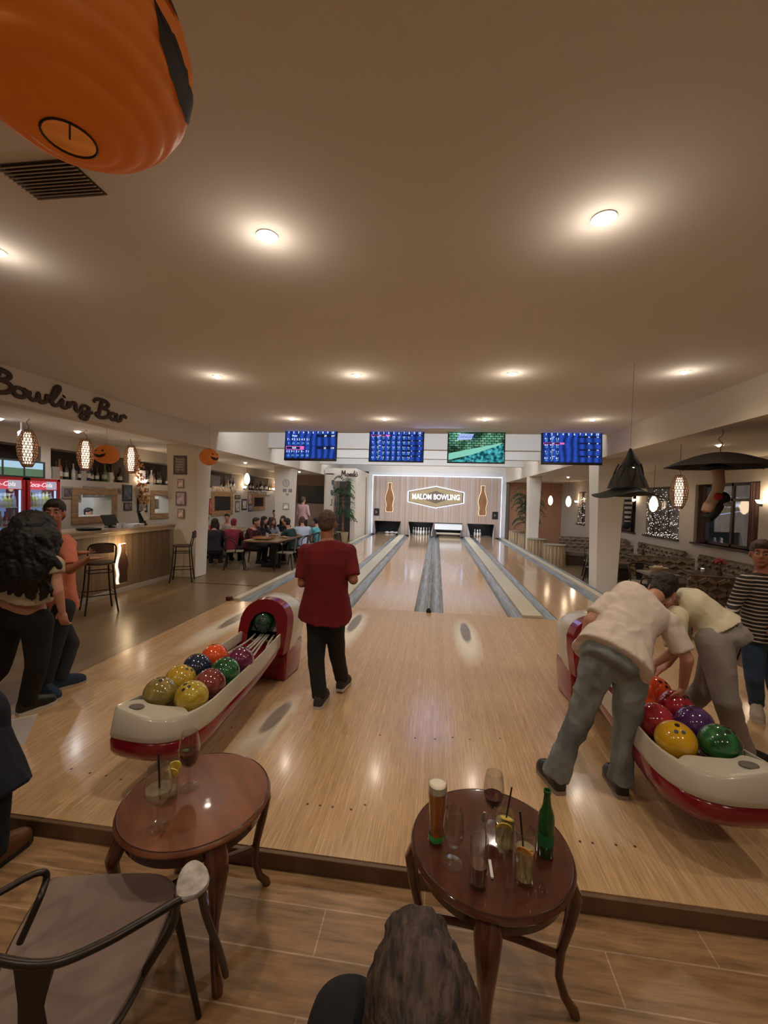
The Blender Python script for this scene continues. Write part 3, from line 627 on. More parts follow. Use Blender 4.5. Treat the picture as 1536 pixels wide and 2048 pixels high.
setp(ob('wall_lettering', script('Bowling Bar', frame((-5.085, y0, 2.985), (0, 1, 0), (0, 0, 1)), .25, .024, (y1-y0)/tw/.25), SIGNB), 'dark brown cursive lettering reading Bowling Bar on the left beam', 'lettering')
x0 = at(683, 947, 18.5); x1 = at(716, 947, 18.5)
setp(ob('wall_lettering', script('Mosdó', frame((x0.x, 18.48, x0.z-.12), (1, 0, 0), (0, 0, 1)), .26, .02, (x1.x-x0.x)/2.59/.26), SIGNB), 'small dark cursive lettering reading Mosdó above the restroom doorway', 'lettering')

# ================================================================== BAR
BARW = mat('bar_front_wood', (.15, .095, .05), .55, var=(2.5, .35), stretch=(1, 9, .5), col2=(.23, .155, .085))
BTOP = mat('bar_top', (.34, .24, .15), .3, var=(3, .25), stretch=(2, .6, 1))
t = thing('bar_counter', 'long wooden bar counter with vertical board front under the wicker lanterns', 'bar counter', (-6.0, 6.4, 0))
ob('front_panel', MB().b2((-6.32, 3.6, 0), (-5.76, 8.5, 1.13)), BARW, t, world=True)
ob('counter_top', MB().b2((-6.38, 3.55, 1.14), (-5.66, 8.55, 1.19)), BTOP, t, world=True, bevel=.008)
ob('top_edge', MB().b2((-5.70, 3.55, 1.09), (-5.68, 8.55, 1.14)), mat('bar_edge', (.45, .36, .24), .4), t, world=True)
ob('kick_rail', MB().b2((-5.76, 3.6, 0), (-5.73, 8.5, .09)), mat('kick', (.4, .36, .30), .5), t, world=True)
yb = atx(244, 1125, -5.75).y; zb = atx(244, 1165, -5.75).z; zt = atx(244, 1088, -5.75).z
bottle_sign(None, lambda a, b, t: (-5.76+t*.7, yb+a, zb+b), .24, zt-zb, 'glowing wooden bottle cutout on the front of the bar', mat('bar_bottle', (.06, .025, .012), .5), emis('bar_glow', (1, .74, .45), 4), (-5.76, yb, zb), gx=.05)
lamp('POINT', (-5.58, yb-.08, zt-.02), 6.0, (1, .72, .42), .04)
# fridges
t0 = None
FRB = mat('fridge_light', (.30, .40, .55), .5, emit=(.35, .5, .9), es=.35)
BPAL = [mat('bottle_col_%d' % i, c, .15, trans=0, coat=.6) for i, c in enumerate([(.02, .015, .012), (.05, .10, .03), (.25, .10, .03), (.45, .42, .30), (.30, .02, .02), (.55, .5, .12), (.5, .5, .52), (.02, .06, .12), (.7, .25, .05)])]
LABW = mat('bottle_label', (.6, .55, .45), .5)
prof_bot = [(0, 0), (.036, 0), (.038, .01), (.038, .15), (.034, .18), (.014, .22), (.013, .28), (.016, .285), (.016, .30), (0, .30)]
bmesh_ = mkmesh(MB().lathe(prof_bot, 12)); lmesh = mkmesh(MB().lathe([(.0385, .05), (.0385, .12)], 12, caps=False)); lmesh.materials.append(LABW)
BM = []
for m_ in BPAL: q = bmesh_.copy(); q.materials.append(m_); BM.append(q)
prof_can = [(0, 0), (.03, 0), (.031, .01), (.031, .20), (.015, .235), (.014, .26), (0, .26)]
ORD = 'first second third fourth fifth sixth seventh eighth ninth tenth eleventh twelfth thirteenth fourteenth fifteenth sixteenth seventeenth eighteenth nineteenth twentieth twenty-first twenty-second twenty-third twenty-fourth twenty-fifth'.split()
BCN = ['black', 'dark green', 'amber', 'clear pale', 'red', 'yellow', 'silver', 'dark blue', 'orange']
def bottle(x, y, z, k, lab, group, s=1, label=True, rz=0):
    lab = BCN[k % 9] + ' ' + lab
    o = bpy.data.objects.new('bottle', BM[k % len(BM)]); COL.objects.link(o); o.location = (x, y, z); o.scale = (s*random.uniform(.9, 1.2), )*2 + (s*random.uniform(.85, 1.15),)
    setp(o, lab, 'bottle', group)
    if label:
        l = bpy.data.objects.new('label', lmesh); COL.objects.link(l); l.parent = o
    return o
for k, (ya, yb_, lab) in enumerate([(5.70, 6.34, 'lit red drinks fridge at the left edge of the picture'), (6.38, 7.0, 'lit red drinks fridge on the right, beside the framed pictures')]):
    xf_ = -6.95; t = thing('drinks_fridge', lab, 'fridge', (XL+.15, (ya+yb_)/2, 0), group='red drinks fridges')
    mb = MB().b2((XL+.0, ya, .0), (xf_, ya+.045, 2.06)).b2((XL+.0, yb_-.045, 0), (xf_, yb_, 2.06)).b2((XL, ya, 2.02), (xf_, yb_, 2.06)).b2((XL, ya, 0), (xf_, yb_, .35))
    ob('cabinet', mb, mat('fridge_red', (.32, .012, .012), .3), t, world=True)
    ob('lit_back', MB().b2((XL+.005, ya+.045, .35), (XL+.02, yb_-.045, 2.02)), FRB, t, world=True)
    ob('header', MB().b2((xf_-.04, ya+.045, 1.86), (xf_-.02, yb_-.045, 2.02)), mat('fridge_header', (.6, .08, .12), .4, emit=(.9, .10, .16), es=.3), t, world=True)
    ob('header_script', text_mb('Coca-Cola', .11, frame((xf_-.015, (ya+yb_)/2-.08, 1.945), (0, 1, 0), (0, 0, 1)), .002, shear=.3), emis('header_white', (1, .8, .85), 1), t, world=True)
    ob('header_picture', MB().b2((xf_-.019, ya+.36, 1.87), (xf_-.016, yb_-.06, 2.01)), emis('header_pic', (.45, .42, .5), .8), t, world=True)
    for z in (.6, .92, 1.24, 1.56): ob('shelf', MB().b2((XL+.02, ya+.045, z-.012), (xf_-.04, yb_-.045, z)), FR, t, world=True)
    ob('side_light', MB().b2((xf_-.05, yb_-.075, .4), (xf_-.035, yb_-.05, 1.85)), emis('fridge_tube', (.5, .65, 1), 1.5), t, world=True)
    ob('glass_door', MB().b2((xf_-.012, ya+.045, .35), (xf_-.006, yb_-.045, 1.86)), WGLASS, t, world=True)
    lamp('AREA', (xf_-.03, (ya+yb_)/2, 1.8), .8, (.6, .75, 1), .3, (XL, (ya+yb_)/2, 1.0))
    for z, kk in ((1.24, 4), (1.56, 5), (.92, 0)):
        for q in range(7): bottle(xf_-.10, ya+.09+q*.073, z, (3 if z == 1.24 and q < 4 else kk if q % 3 else kk+1), 'bottle, %s from the left on the %s shelf of the %s fridge' % (ORD[q], {1.24: 'middle', 1.56: 'top', .92: 'bottom'}[z], 'left' if k == 0 else 'right'), 'bottles in the %s fridge' % ('left' if k == 0 else 'right'), .85)
t = thing('display_box', 'small lit glass display box standing on top of the fridges', 'display case', (XL+.2, 6.1, 2.06))
ob('box', MB().b2((XL+.02, 5.6, 2.065), (XL+.3, 6.75, 2.36)), mat('display_dark', (.03, .03, .03), .5), t, world=True)
for q in range(3): ob('lit_pane', MB().b2((XL+.3, 5.66+q*.36, 2.22), (XL+.306, 5.98+q*.36, 2.33)), emis('pane_blue', (.4, .6, .75), .9), t, world=True); ob('green_scene', MB().b2((XL+.3, 5.66+q*.36, 2.09), (XL+.306, 5.98+q*.36, 2.22)), emis('pane_green', (.10, .17, .10), .9), t, world=True)
# bottles on the high shelves
nl = ['above the fridges', 'in the first high niche behind the bar', 'in the second high niche behind the bar', 'in the high niche beyond the first pillar', 'in the farthest high niche']
for k, (a, b) in enumerate(NICH):
    y = a+.12
    while y < b-.1:
        nb = globals().get('nb', 0)+1 if y > a+.13 else 0
        if not (k == 0): bottle(XL-.12-random.random()*.1, y, 2.08, random.choice([0, 0, 1, 0, 7, 2, 6, 0]), 'bottle, %s from the left %s' % (ORD[min(nb, 24)], nl[k]), 'bottles %s' % nl[k], random.uniform(.9, 1.35))
        y += random.uniform(.10, .2) if k < 3 else random.uniform(.2, .35)
# carved crates / boxes in niches
for k, (y, wd, h, c, lab) in enumerate([(7.35, .16, .24, (.30, .26, .22), 'pale box left on the first high shelf'), (8.0, .13, .20, (.42, .45, .38), 'green and white carton on the high shelf behind the bar'), (8.75, .1, .22, (.5, .5, .45), 'narrow white carton on the high shelf behind the bar'), (9.75, .25, .34, (.45, .47, .52), 'pale grey tub on the second high shelf'), (13.3, .6, .42, (.09, .07, .09), 'dark round barrel end on a far shelf')]):
    setp(ob('carton', MB().b2((XL-.3, y-wd/2, 2.08), (XL-.08, y+wd/2, 2.08+h)).b2((XL-.08, y-wd*.3, 2.11), (XL-.077, y+wd*.3, 2.08+h*.6)), mat('carton_%d' % k, c, .6), bevel=.006), lab, 'box')
# wooden pass-through frames
def frame_x(x, y0, y1, z0, z1, bw, d, m, t, nm='frame'):
    mb = MB().b2((x, y0-bw, z0-bw), (x+d, y1+bw, z0)).b2((x, y0-bw, z1), (x+d, y1+bw, z1+bw)).b2((x, y0-bw, z0), (x+d, y0, z1)).b2((x, y1, z0), (x+d, y1+bw, z1)); return ob(nm, mb, m, t, world=True, bevel=.005)
for a, b, lab in ((7.75, 8.65, 'oak framed opening behind the bar looking into a bright room'), (10.1, 10.9, 'oak framed opening half hidden by the first left pillar')):
    t = thing('hatch_frame', lab, 'frame', (XL, (a+b)/2, 1.33)); frame_x(XL, a, b, 1.33, 1.78, .15, .03, OAK, t, 'hatch_frame_boards')
    setp(t, kind='thing')
for y0_, y1_, z0, z1, lab in ((13.05, 14.15, 1.32, 1.80, 'oak framed dark screen on the dining room wall, nearer one'), (16.1, 17.0, 1.42, 1.78, 'oak framed dark opening on the dining room wall, farther one')):
    t = thing('framed_screen', lab, 'frame', (XL, (y0_+y1_)/2, z0)); frame_x(XL, y0_, y1_, z0, z1, .17, .03, OAK, t); ob('dark_panel', MB().b2((XL, y0_, z0), (XL+.01, y1_, z1)), BLACK, t, world=True)
# pictures
PICM = {}
def pic(cx, cy, w_, h, frame_c, img_c, lab, on_='x', xw=XL, name='picture', img2=None, writing=False, bd=.14, rot=0):
    key = (frame_c, img_c)
    if key not in PICM: PICM[key] = (mat('pf', frame_c, .5), mat('pi', img_c, .5, var=(9, .5), col2=img2 or tuple(min(1, c*2.6+.04) for c in img_c)))
    if on_ == 'x': loc = (xw, cy[0], cy[1]); F3 = lambda a, b, t: (xw+t, cy[0]+a, cy[1]+b)
    elif on_ == 'y': loc = (cx, cy[0], cy[1]); F3 = lambda a, b, t: (cx+a, cy[0]-t, cy[1]+b)
    t = thing(name, lab, 'picture', loc); b = min(w_, h)*bd
    q = lambda s1, s2: [(-s1/2, -s2/2), (s1/2, -s2/2), (s1/2, s2/2), (-s1/2, s2/2)]
    ob('picture_frame', MB().prism(q(w_, h), F3, .0, .02), PICM[key][0], t, world=True, bevel=.003)
    ob('image', MB().prism(q(w_-2*b, h-2*b), F3, .02, .022), PICM[key][1], t, world=True)
    if writing:
        mb = MB(); rr = random.Random(3)
        for r_ in range(5):
            x = -w_/2+b*1.5
            while x < w_/2-b*1.8:
                l = rr.uniform(.015, .05); zc = h/2-b*1.6-(h-3*b)*(r_+.3)/5
                mb.prism([(x, zc-.016), (x+.008, zc-.016), (x+.012, zc+.022), (x+.004, zc+.022)], F3, .022, .0235); mb.prism([(x, zc), (x+l*.7, zc), (x+l*.7, zc+.008), (x, zc+.008)], F3, .022, .0235); x += l
        ob('chalk_writing', mb, mat('chalk', (.6, .57, .52), .8), t, world=True)
    return t
# on the bar wall, read off the photo
wallpics = [(155, 996, 12, 18, (.30, .27, .2), (.12, .11, .10), 'small pale framed picture above the left corner of the oak hatch'), (188, 984, 44, 22, (.25, .26, .26), (.34, .38, .40), 'pale grey sign board above the oak hatch behind the bar'), (135, 985, 24, 24, (.30, .27, .22), (.05, .04, .04), 'dark wall plaque beside the red fridge'), (234, 982, 16, 12, (.34, .30, .24), (.08, .05, .06), 'small picture with a dark image right above the oak hatch'),
 (254, 986, 19, 33, (.02, .025, .03), (.03, .04, .05), 'tall black poster right of the oak hatch'), (255, 1013, 16, 16, (.03, .02, .025), (.07, .05, .055), 'small square dark picture below the tall black poster'), (284, 1008, 20, 34, (.02, .015, .015), (.20, .17, .15), 'black framed mirror picture right of the leaf garland'), (303, 1020, 6, 17, (.25, .2, .15), (.09, .07, .05), 'narrow brown plaque, lower one left of the half hidden hatch'), (313, 1008, 7, 20, (.25, .2, .15), (.10, .08, .06), 'narrow brown plaque, higher one left of the half hidden hatch'),
 (403, 1012, 17, 38, (.03, .02, .02), (.16, .14, .13), 'arched dark cabinet picture just right of the first pillar'), (423, 1013, 12, 32, (.22, .03, .03), (.28, .05, .04), 'red narrow poster left of the framed dark screen'), (475, 994, 11, 8, (.03, .02, .015), (.10, .07, .03), 'small dark framed picture above the narrow one right of the framed screen'), (474, 1013, 8, 22, (.12, .09, .09), (.25, .21, .2), 'narrow grey picture right of the framed dark screen'), (488, 1009, 10, 22, (.03, .02, .02), (.28, .25, .22), 'black framed tall picture in the middle of the dining room wall'),
 (499, 996, 8, 26, (.20, .15, .13), (.28, .2, .18), 'tall faded brown poster on the dining room wall'), (500, 1016, 8, 14, (.06, .06, .12), (.12, .12, .2), 'bluish oval plate low on the dining room wall'), (511, 983, 9, 5, (.1, .1, .1), (.2, .2, .2), 'tiny dark plaque above the far opening, left one'), (526, 983, 9, 5, (.1, .1, .1), (.2, .2, .2), 'tiny dark plaque above the far opening, right one'), (535, 988, 7, 8, (.2, .18, .18), (.3, .26, .26), 'tiny framed picture right of the far opening'),
 (442, 978, 34, 11, (.35, .28, .22), (.30, .22, .15), 'long pale picture strip above the nearer framed screen'), (466, 979, 10, 14, (.28, .24, .2), (.2, .17, .16), 'small pale picture under the high niche right of the framed screen')]
for px, py, pw, ph_, fc, ic, lab in wallpics:
    c = atx(px, py, XL); a = atx(px-pw/2, py, XL); b = atx(px+pw/2, py, XL); u = atx(px, py-ph_/2, XL); d = atx(px, py+ph_/2, XL)
    pic(0, (c.y, c.z), b.y-a.y, u.z-d.z, fc, ic, lab)
# on the pillars (faces toward the viewer)
for px, py, pw, ph_, fc, ic, lab, wr in ((360, 930, 27, 38, (.07, .045, .045), (.09, .055, .05), 'dark chalk sign with handwriting at the top of the first left pillar', True), (361, 967, 13, 18, (.26, .17, .14), (.36, .27, .24), 'small faded picture under the chalk sign on the left pillar', False), (361, 997, 20, 28, (.22, .15, .15), (.30, .23, .24), 'larger mauve picture in the middle of the left pillar', False), (361, 1027, 13, 19, (.26, .17, .14), (.36, .27, .22), 'small picture lowest on the left pillar', False)):
    c = at(px, py, 8.62); a = at(px-pw/2, py, 8.62); b = at(px+pw/2, py, 8.62); u = at(px, py-ph_/2, 8.62); d = at(px, py+ph_/2, 8.62)
    pic(c.x, (8.64, c.z), b.x-a.x, u.z-d.z, fc, ic, lab, 'y', writing=wr)
for px, py, pw, ph_, fc, ic, lab, nm in ((572, 966, 14, 14, (.4, .38, .33), (.5, .48, .43), 'round pale wall clock high on the second left pillar', 'wall_clock'), (569, 981, 7, 6, (.05, .05, .05), (.12, .11, .1), 'tiny dark frame under the clock, left one', 'picture'), (580, 981, 6, 7, (.05, .05, .05), (.12, .11, .1), 'tiny dark frame under the clock, right one', 'picture'), (574, 989, 5, 4, (.08, .07, .07), (.15, .13, .12), 'tiny dark frame in the centre of the second left pillar', 'picture'), (571, 1013, 12, 13, (.30, .28, .17), (.42, .42, .30), 'small yellow green picture low on the second left pillar', 'picture')):
    c = at(px, py, 14.6); a = at(px-pw/2, py, 14.6); b = at(px+pw/2, py, 14.6); u = at(px, py-ph_/2, 14.6); d = at(px, py+ph_/2, 14.6)
    if nm == 'wall_clock':
        t = thing(nm, lab, 'clock', (c.x, 14.62, c.z)); R_ = (b.x-a.x)/2; q = [(R_*math.cos(2*PI*k/24), R_*math.sin(2*PI*k/24)) for k in range(24)]; F3 = lambda x, z, t_: (c.x+x, 14.62-t_, c.z+z)
        ob('rim', MB().prism(q, F3, 0, .02), mat('clock_rim', (.25, .24, .2), .5), t, world=True); ob('dial', MB().prism([(x*.85, z*.85) for x, z in q], F3, .02, .022), mat('clock_dial', (.5, .48, .42), .5), t, world=True)
        ob('hands', MB().prism([(-.004, 0), (.004, 0), (.004, R_*.6), (-.004, R_*.6)], F3, .022, .025).prism([(0, -.004), (R_*.45, -.004), (R_*.45, .004), (0, .004)], F3, .022, .025), BLACK, t, world=True)
    else: pic(c.x, (14.64, c.z), b.x-a.x, u.z-d.z, fc, ic, lab, 'y')
# restroom block silhouettes
mb = MB()
for px, py in ((666, 965), (669, 975), (664, 985)):
    c = at(px, py, 18.48); mb.ell(c, (.07, .008, .12)); mb.cone(c, c+V((.08, 0, -.12)), .02, .012); mb.cone(c, c+V((-.07, 0, .1)), .02, .012)
setp(ob('wall_figures', mb, mat('grey_blue_ink', (.12, .13, .16), .6)), 'grey painted dancing figures on the wall left of the restroom doorway', 'wall decoration')
c = at(667, 1004, 18.48); mb = MB()
for s in (-.07, .07): mb.cone(c+V((s, 0, .14)), c+V((s*1.3, 0, -.14)), .016, .014); mb.ell(c+V((s*1.6, 0, -.15)), (.035, .01, .02))
setp(ob('painted_legs', mb, mat('ink_dark', (.08, .08, .09), .6)), 'pair of painted legs low on the wall beside the restroom doorway', 'wall decoration')
# dark television at the end of the left hall
a = at(597, 972, 20.28); b = at(652, 1006, 20.28)
t = thing('television', 'large dark television on the end wall of the dining area', 'television', ((a.x+b.x)/2, 20.25, (a.z+b.z)/2)); ob('screen', MB().b2((a.x, 20.2, b.z), (b.x, 20.28, a.z)), BLACK, t, world=True, bevel=.01); ob('bezel', MB().b2((a.x-.02, 20.22, b.z-.02), (b.x+.02, 20.27, a.z+.02)), DARKM, t, world=True)
# autumn leaf garland
t = thing('leaf_garland', 'autumn leaf garland of orange and brown leaves hanging on the bar wall', 'garland', atx(280, 960, XL))
for cc, nm in (((.50, .16, .03), 'orange_leaves'), ((.20, .06, .02), 'brown_leaves'), ((.45, .28, .05), 'yellow_leaves')):
    mb = MB()
    for k in range(55):
        u = random.random(); p = atx(270+18*u+random.gauss(0, 4), 918+90*u+random.gauss(0, 5), XL+.08); p.x += random.uniform(-.05, .12)
        R_ = Matrix.Rotation(random.uniform(0, 6), 3, 'X') @ Matrix.Rotation(random.uniform(-.8, .8), 3, 'Z'); s = random.uniform(.03, .055)
        mb.loft([[p + R_ @ V((x_, s*y_, s*z_)) for y_, z_ in ((-1, 0), (-.3, .35), (0, 1.1), (.3, .35), (1, 0), (.35, -.4), (0, -1), (-.35, -.4))] for x_ in (0, .003)])
    ob(nm, mb, mat(nm, cc, .6), t, world=True, smooth=False)
lampp = atx(286, 957, XL+.15)
# wicker pendant lanterns
WICK = mat('wicker', (.20, .10, .05), .6); GLOWL = emis('lantern_core', (1, .74, .52), 2.4)
def lantern_proto():
    t = thing('wicker_lantern', 'x', 'pendant lamp'); prof = lambda z: .055 + .075*math.sin(PI*min(1, max(0, (z+.28)/.56)))**.8
    mb = MB(); n = 18
    for k in range(n):
        for s in (1, -1):
            mb.tube([(prof(z)*math.cos(2*PI*k/n + s*(z+.28)*3.0), prof(z)*math.sin(2*PI*k/n + s*(z+.28)*3.0), z) for z in [-.28+.56*i/10 for i in range(11)]], .0042, 4)
    for i in range(15):
        z = -.28+.56*i/14; mb.tube([(prof(z)*math.cos(2*PI*k/16), prof(z)*math.sin(2*PI*k/16), z) for k in range(16)], .005, 4, True)
    ob('wicker_shade', mb, WICK, t)
    ob('glowing_core', MB().lathe([(0, -.24), (.045, -.24), (.06, -.1), (.06, .1), (.04, .24), (0, .24)], 12), GLOWL, t)
    ob('cord', MB().tube(crs([(0, 0, .26), (.02, 0, .33), (-.03, .01, .40), (.035, 0, .45), (0, 0, .50), (0, 0, .60)], 4), .004, 5), DARKM, t)
    return t
lp = lantern_proto(); ln = None
for k, (px, py, y_, s, d) in enumerate([(55, 897, 5.69, 1, 'nearest the fridges, left of three over the bar'), (171, 910, 6.76, 1, 'in the middle of three over the bar'), (262, 919, 7.87, 1, 'right of three over the bar, by the leaf garland')]):
    p = at(px, py, y_); lab = 'glowing wicker pendant lantern ' + d
    if k == 0: lp.location = p; setp(lp, lab, None, 'wicker lanterns over the bar')
    else: dup(lp, p, k, lab, 'wicker lanterns over the bar')
    lamp('POINT', p+V((.0, 0, .0)), 9, (1, .72, .46), .07).data.shadow_soft_size = .09
p = at(1358, 984, 7.6); q = dup(lp, p, .4, 'glowing wicker pendant lantern between the two nearest right windows', None); setp(ob('ceiling_cord', MB().cone((0, 0, .5), (0, 0, 2.9-p.z), .004, n=5), DARKM, q)); lamp('POINT', p, 6, (1, .72, .46), .09)
# small globe-like pendants
sp = thing('pendant_bulb', 'x', 'pendant lamp'); ob('shade', MB().lathe([(.02, -.20), (.075, -.14), (.10, -.02), (.08, .1), (.03, .2)], 14), emis('shade_glow', (1, .72, .46), 4.5), sp); ob('cord', MB().cone((0, 0, 0), (0, 0, 1), .004, n=5), DARKM, sp, loc=(0, 0, .2))
def fitcord(o, zc, z0=.2):
    for ch in o.children:
        if ch.name.startswith('cord'): ch.scale.z = zc-o.location.z-z0
fs = True
for px, py, y_, d in ((405, 945, 9.6, 'just right of the first left pillar'), (494, 958, 14.2, 'over the middle of the dining table'), (553, 964, 18.5, 'left of the second left pillar'), (1101, 1001, 18.8, 'farthest on the right side'), (1137, 1003, 16.5, 'second farthest on the right side'), (1239, 1009, 13.2, 'beside the striped stocking'), (1307, 1008, 11.5, 'in front of the tinsel window')):
    p = at(px, py, y_); lab = 'small glowing pendant lamp ' + d
    if fs: sp.location = p; setp(sp, lab, None, 'small pendant lamps'); fs = False; q = sp
    else: q = dup(sp, p, 0, lab, 'small pendant lamps')
    fitcord(q, SIDEC+.02 if px < 870 else 2.9)
    lamp('POINT', p, 5, (1, .72, .46), .1)
# wall sconces
scn = thing('wall_sconce', 'x', 'wall lamp'); ob('lit_bowl', MB().lathe([(.01, -.05), (.06, -.03), (.09, .03), (.085, .03), (0, -.02)], 14), emis('sconce_glow', (1, .80, .60), 9), scn); ob('bracket', MB().box((0, 0, -.07), (.04, .04, .05)), DARKM, scn)
fs = True
for px, py, side, d in ((287, 962, 'L', 'on the bar wall amid the leaf garland'), (404, 965, 'L', 'just beyond the first left pillar'), (489, 974, 'L', 'above the middle of the dining room wall'), (548, 978, 'L', 'near the second left pillar'), (1266, 1000, 'R', 'above the striped stocking'), (1153, 1003, 'R', 'between two far right windows'), (1522, 1003, 'R', 'at the right edge of the picture'), (1091, 1000, 'R', 'farthest on the right wall')):
    p = atx(px, py, XL+.12 if side == 'L' else XW-.12); lab = 'glowing wall sconce ' + d
    if fs: scn.location = p; setp(scn, lab, None, 'wall sconces'); fs = False
    else: dup(scn, p, 0, lab, 'wall sconces')
    lamp('POINT', p+V((0, 0, .12)), 6, (1, .74, .5), .06)
# things on the bar
t = thing('cash_register', 'dark tilted touch screen till standing on the bar', 'till', atx(220, 1050, -6.05))
p = t.location; R_ = Matrix.Rotation(-.6, 3, 'X') @ Matrix.Rotation(.2, 3, 'Z')
p.z = 1.19; t.location = p
ob('screen', MB().box((0, 0, .14), (.02, .34, .22), Matrix.Rotation(-.5, 3, 'Y')), BLACK, t, bevel=.005); ob('stand', MB().lathe([(0, 0), (.1, 0), (.09, .02), (.03, .03), (.03, .12), (0, .12)], 16), DARKM, t)
t = thing('menu_holder', 'dark stand with a tilted white menu card on the bar', 'menu', (-6.0, atx(284, 1040, -6.0).y, 1.19)); ob('stand', MB().box((0, 0, .13), (.03, .16, .26), Matrix.Rotation(-.25, 3, 'Y')).box((0, 0, .01), (.14, .14, .02)), BLACK, t); ob('card', MB().box((.035, .02, .2), (.006, .13, .2), Matrix.Rotation(-.3, 3, 'Y') @ Matrix.Rotation(.3, 3, 'X')), mat('paper', (.7, .68, .62), .7), t)
for px, lab in ((258, 'stack of white papers on the bar by the till'), (270, 'second stack of white papers on the bar')):
    y_ = atx(px, 1050, -6.0).y; setp(ob('paper_stack', MB().box((0, 0, .02), (.2, .14, .04)).box((.01, .02, .045), (.18, .13, .01), Matrix.Rotation(.2, 3, 'Z')), mat('paper2', (.7, .7, .72), .7), loc=(-5.95, y_, 1.19)), lab, 'papers')
setp(ob('serving_tray', MB().lathe([(0, 0), (.17, 0), (.2, .03), (.195, .03), (.165, .008), (0, .008)], 24), BLACK, loc=(-5.95, atx(178, 1052, -5.95).y, 1.19)), 'dark round serving tray lying on the bar left of the till', 'tray')
for k, px in enumerate((238, 246)): setp(ob('cup', MB().lathe([(0, 0), (.03, 0), (.042, .09), (.038, .09), (.027, .006), (0, .006)], 14), FR, loc=(-5.86, atx(px, 1050, -5.86).y, 1.19)), 'white cup on the bar, %s of two by the papers' % ('left' if k == 0 else 'right'), 'cup', 'cups on the bar')
# camera dome under bar ceiling
setp(ob('spot_fixture', MB().cone((0, 0, 0), (0, 0, -.16), .012, n=8).ell((.05, -.03, -.18), (.07, .05, .05)).cone((.05, -.03, -.18), (.1, -.1, -.26), .035, .05), FR, loc=(-6.6, 5.95, SIDEC+.01)), 'small white adjustable spotlight fixture under the bar ceiling', 'ceiling light')
# bar stools
def stool(name, lab, loc, rz, back=True):
    t = thing(name, lab, 'bar stool', loc, rz); h = .76
    for i, (a, b) in enumerate(((-1, -1), (1, -1), (1, 1), (-1, 1))):
        ob('leg', MB().tube(crs([(a*.15, b*.15, h-.02), (a*.17, b*.17, h*.5), (a*.215, b*.215, 0)], 3), .013, 8), DARKM, t)
    for z, k in ((.28, .195), (.62, .165)):
        q = [(-k, -k, z), (k, -k, z), (k, k, z), (-k, k, z)]; mb = MB()
        for i in range(4): mb.cone(q[i], q[(i+1) % 4], .009, n=6)
        ob('footrest' if z < .4 else 'upper_ring', mb, DARKM, t)
    ob('seat', MB().lathe([(0, 0), (.19, 0), (.205, .015), (.2, .035), (0, .04)], 24, (0, 0, h-.02)), DOAK, t)
    if back:
        ob('back_frame', MB().tube(crs([(-.17, -.16, h), (-.18, -.2, h+.17), (-.14, -.23, h+.30), (.14, -.23, h+.30), (.18, -.2, h+.17), (.17, -.16, h)], 5), .012, 8), DARKM, t)
        ob('backrest', MB().loft([[(-.15, -.20, z), (0, -.24, z), (.15, -.20, z), (.15, -.225, z), (0, -.265, z), (-.15, -.225, z)] for z in (h+.17, h+.31)]), DOAK, t)
    return t
p = on(198, 1222, 0); s1 = stool('bar_stool', 'metal bar stool with curved backrest in front of the glowing bottle', (p.x, p.y, 0), .9)
p = on(343, 1160, 0); s2 = stool('bar_stool', 'metal bar stool with dark back beside the left pillar', (p.x+.28, p.y-.05, 0), 2.0)

# ================================================================== DINING FURNITURE
TT = mat('table_top_wood', (.22, .13, .07), .35, var=(4, .3), stretch=(.6, 4, 1))
def table(name, lab, loc, sx, sy, h=.76, m=TT, rz=0, group=None, ped=True):
    t = thing(name, lab, 'table', loc, rz, group); ob('tabletop', MB().box((0, 0, h-.02), (sx, sy, .04)), m, t, bevel=.006)
    if ped: [(ob('pedestal', MB().box((0, q*sy*.28, h/2), (.16, .16, h-.05)), BLACK, t), ob('foot', MB().box((0, q*sy*.28, .03), (.5 if sx > .6 else .36, .5 if sy > 1.2 else .3, .06)), BLACK, t)) for q in (-1, 1)]
    else:
        for a in (-1, 1):
            for b in (-1, 1): ob('leg', MB().cone((a*(sx/2-.06), b*(sy/2-.06), h-.04), (a*(sx/2-.04), b*(sy/2-.04), 0), .022), DARKM, t)
    return t
def chair_proto(lab, m=DARKM, seatm=None):
    t = thing('dining_chair', lab, 'chair', (0, 0, 0))
    ob('seat', MB().loft([[(-.20, -.2, z), (-.17, .2, z), (.17, .2, z), (.20, -.2, z)][::-1] for z in (.44, .465)]), seatm or m, t, bevel=.01)
    for a, b in ((-1, -1), (1, -1), (1, 1), (-1, 1)): ob('leg', MB().cone((a*.17, b*.17, .45), (a*.225, b*.24, 0), .02, .014, 8), m, t)
    ob('back_frame', MB().tube(crs([(-.19, .02, .45), (-.22, .02, .66), (-.2, -.16, .78), (0, -.25, .81), (.2, -.16, .78), (.22, .02, .66), (.19, .02, .45)], 5), .013, 8), m, t)
    ob('back_splat', MB().loft([[(-.05, -.20, .45), (.05, -.20, .45), (.05, -.21, .45), (-.05, -.21, .45)], [(-.08, -.245, .80), (.08, -.245, .80), (.08, -.255, .80), (-.08, -.255, .80)]]), m, t)
    return t
table('dining_table', 'long dark dining table crowded with people and plates', (-4.25, 11.9, 0), .85, 4.3)
table('dining_table', 'dining table behind the long one, by the left wall', (-6.4, 12.4, 0), .85, 2.6)
table('dining_table', 'small table near the restroom doorway', (-4.5, 17.2, 0), .8, .8)
pp = on(455, 1130, 0); c0 = chair_proto('dark metal chair at the near left corner of the long table', DARKM, mat('seat_light', (.28, .22, .16), .5)); c0.location = (-5.0, 10.0, 0); c0.rotation_euler.z = -1.2; c0['group'] = 'chairs at the long table'
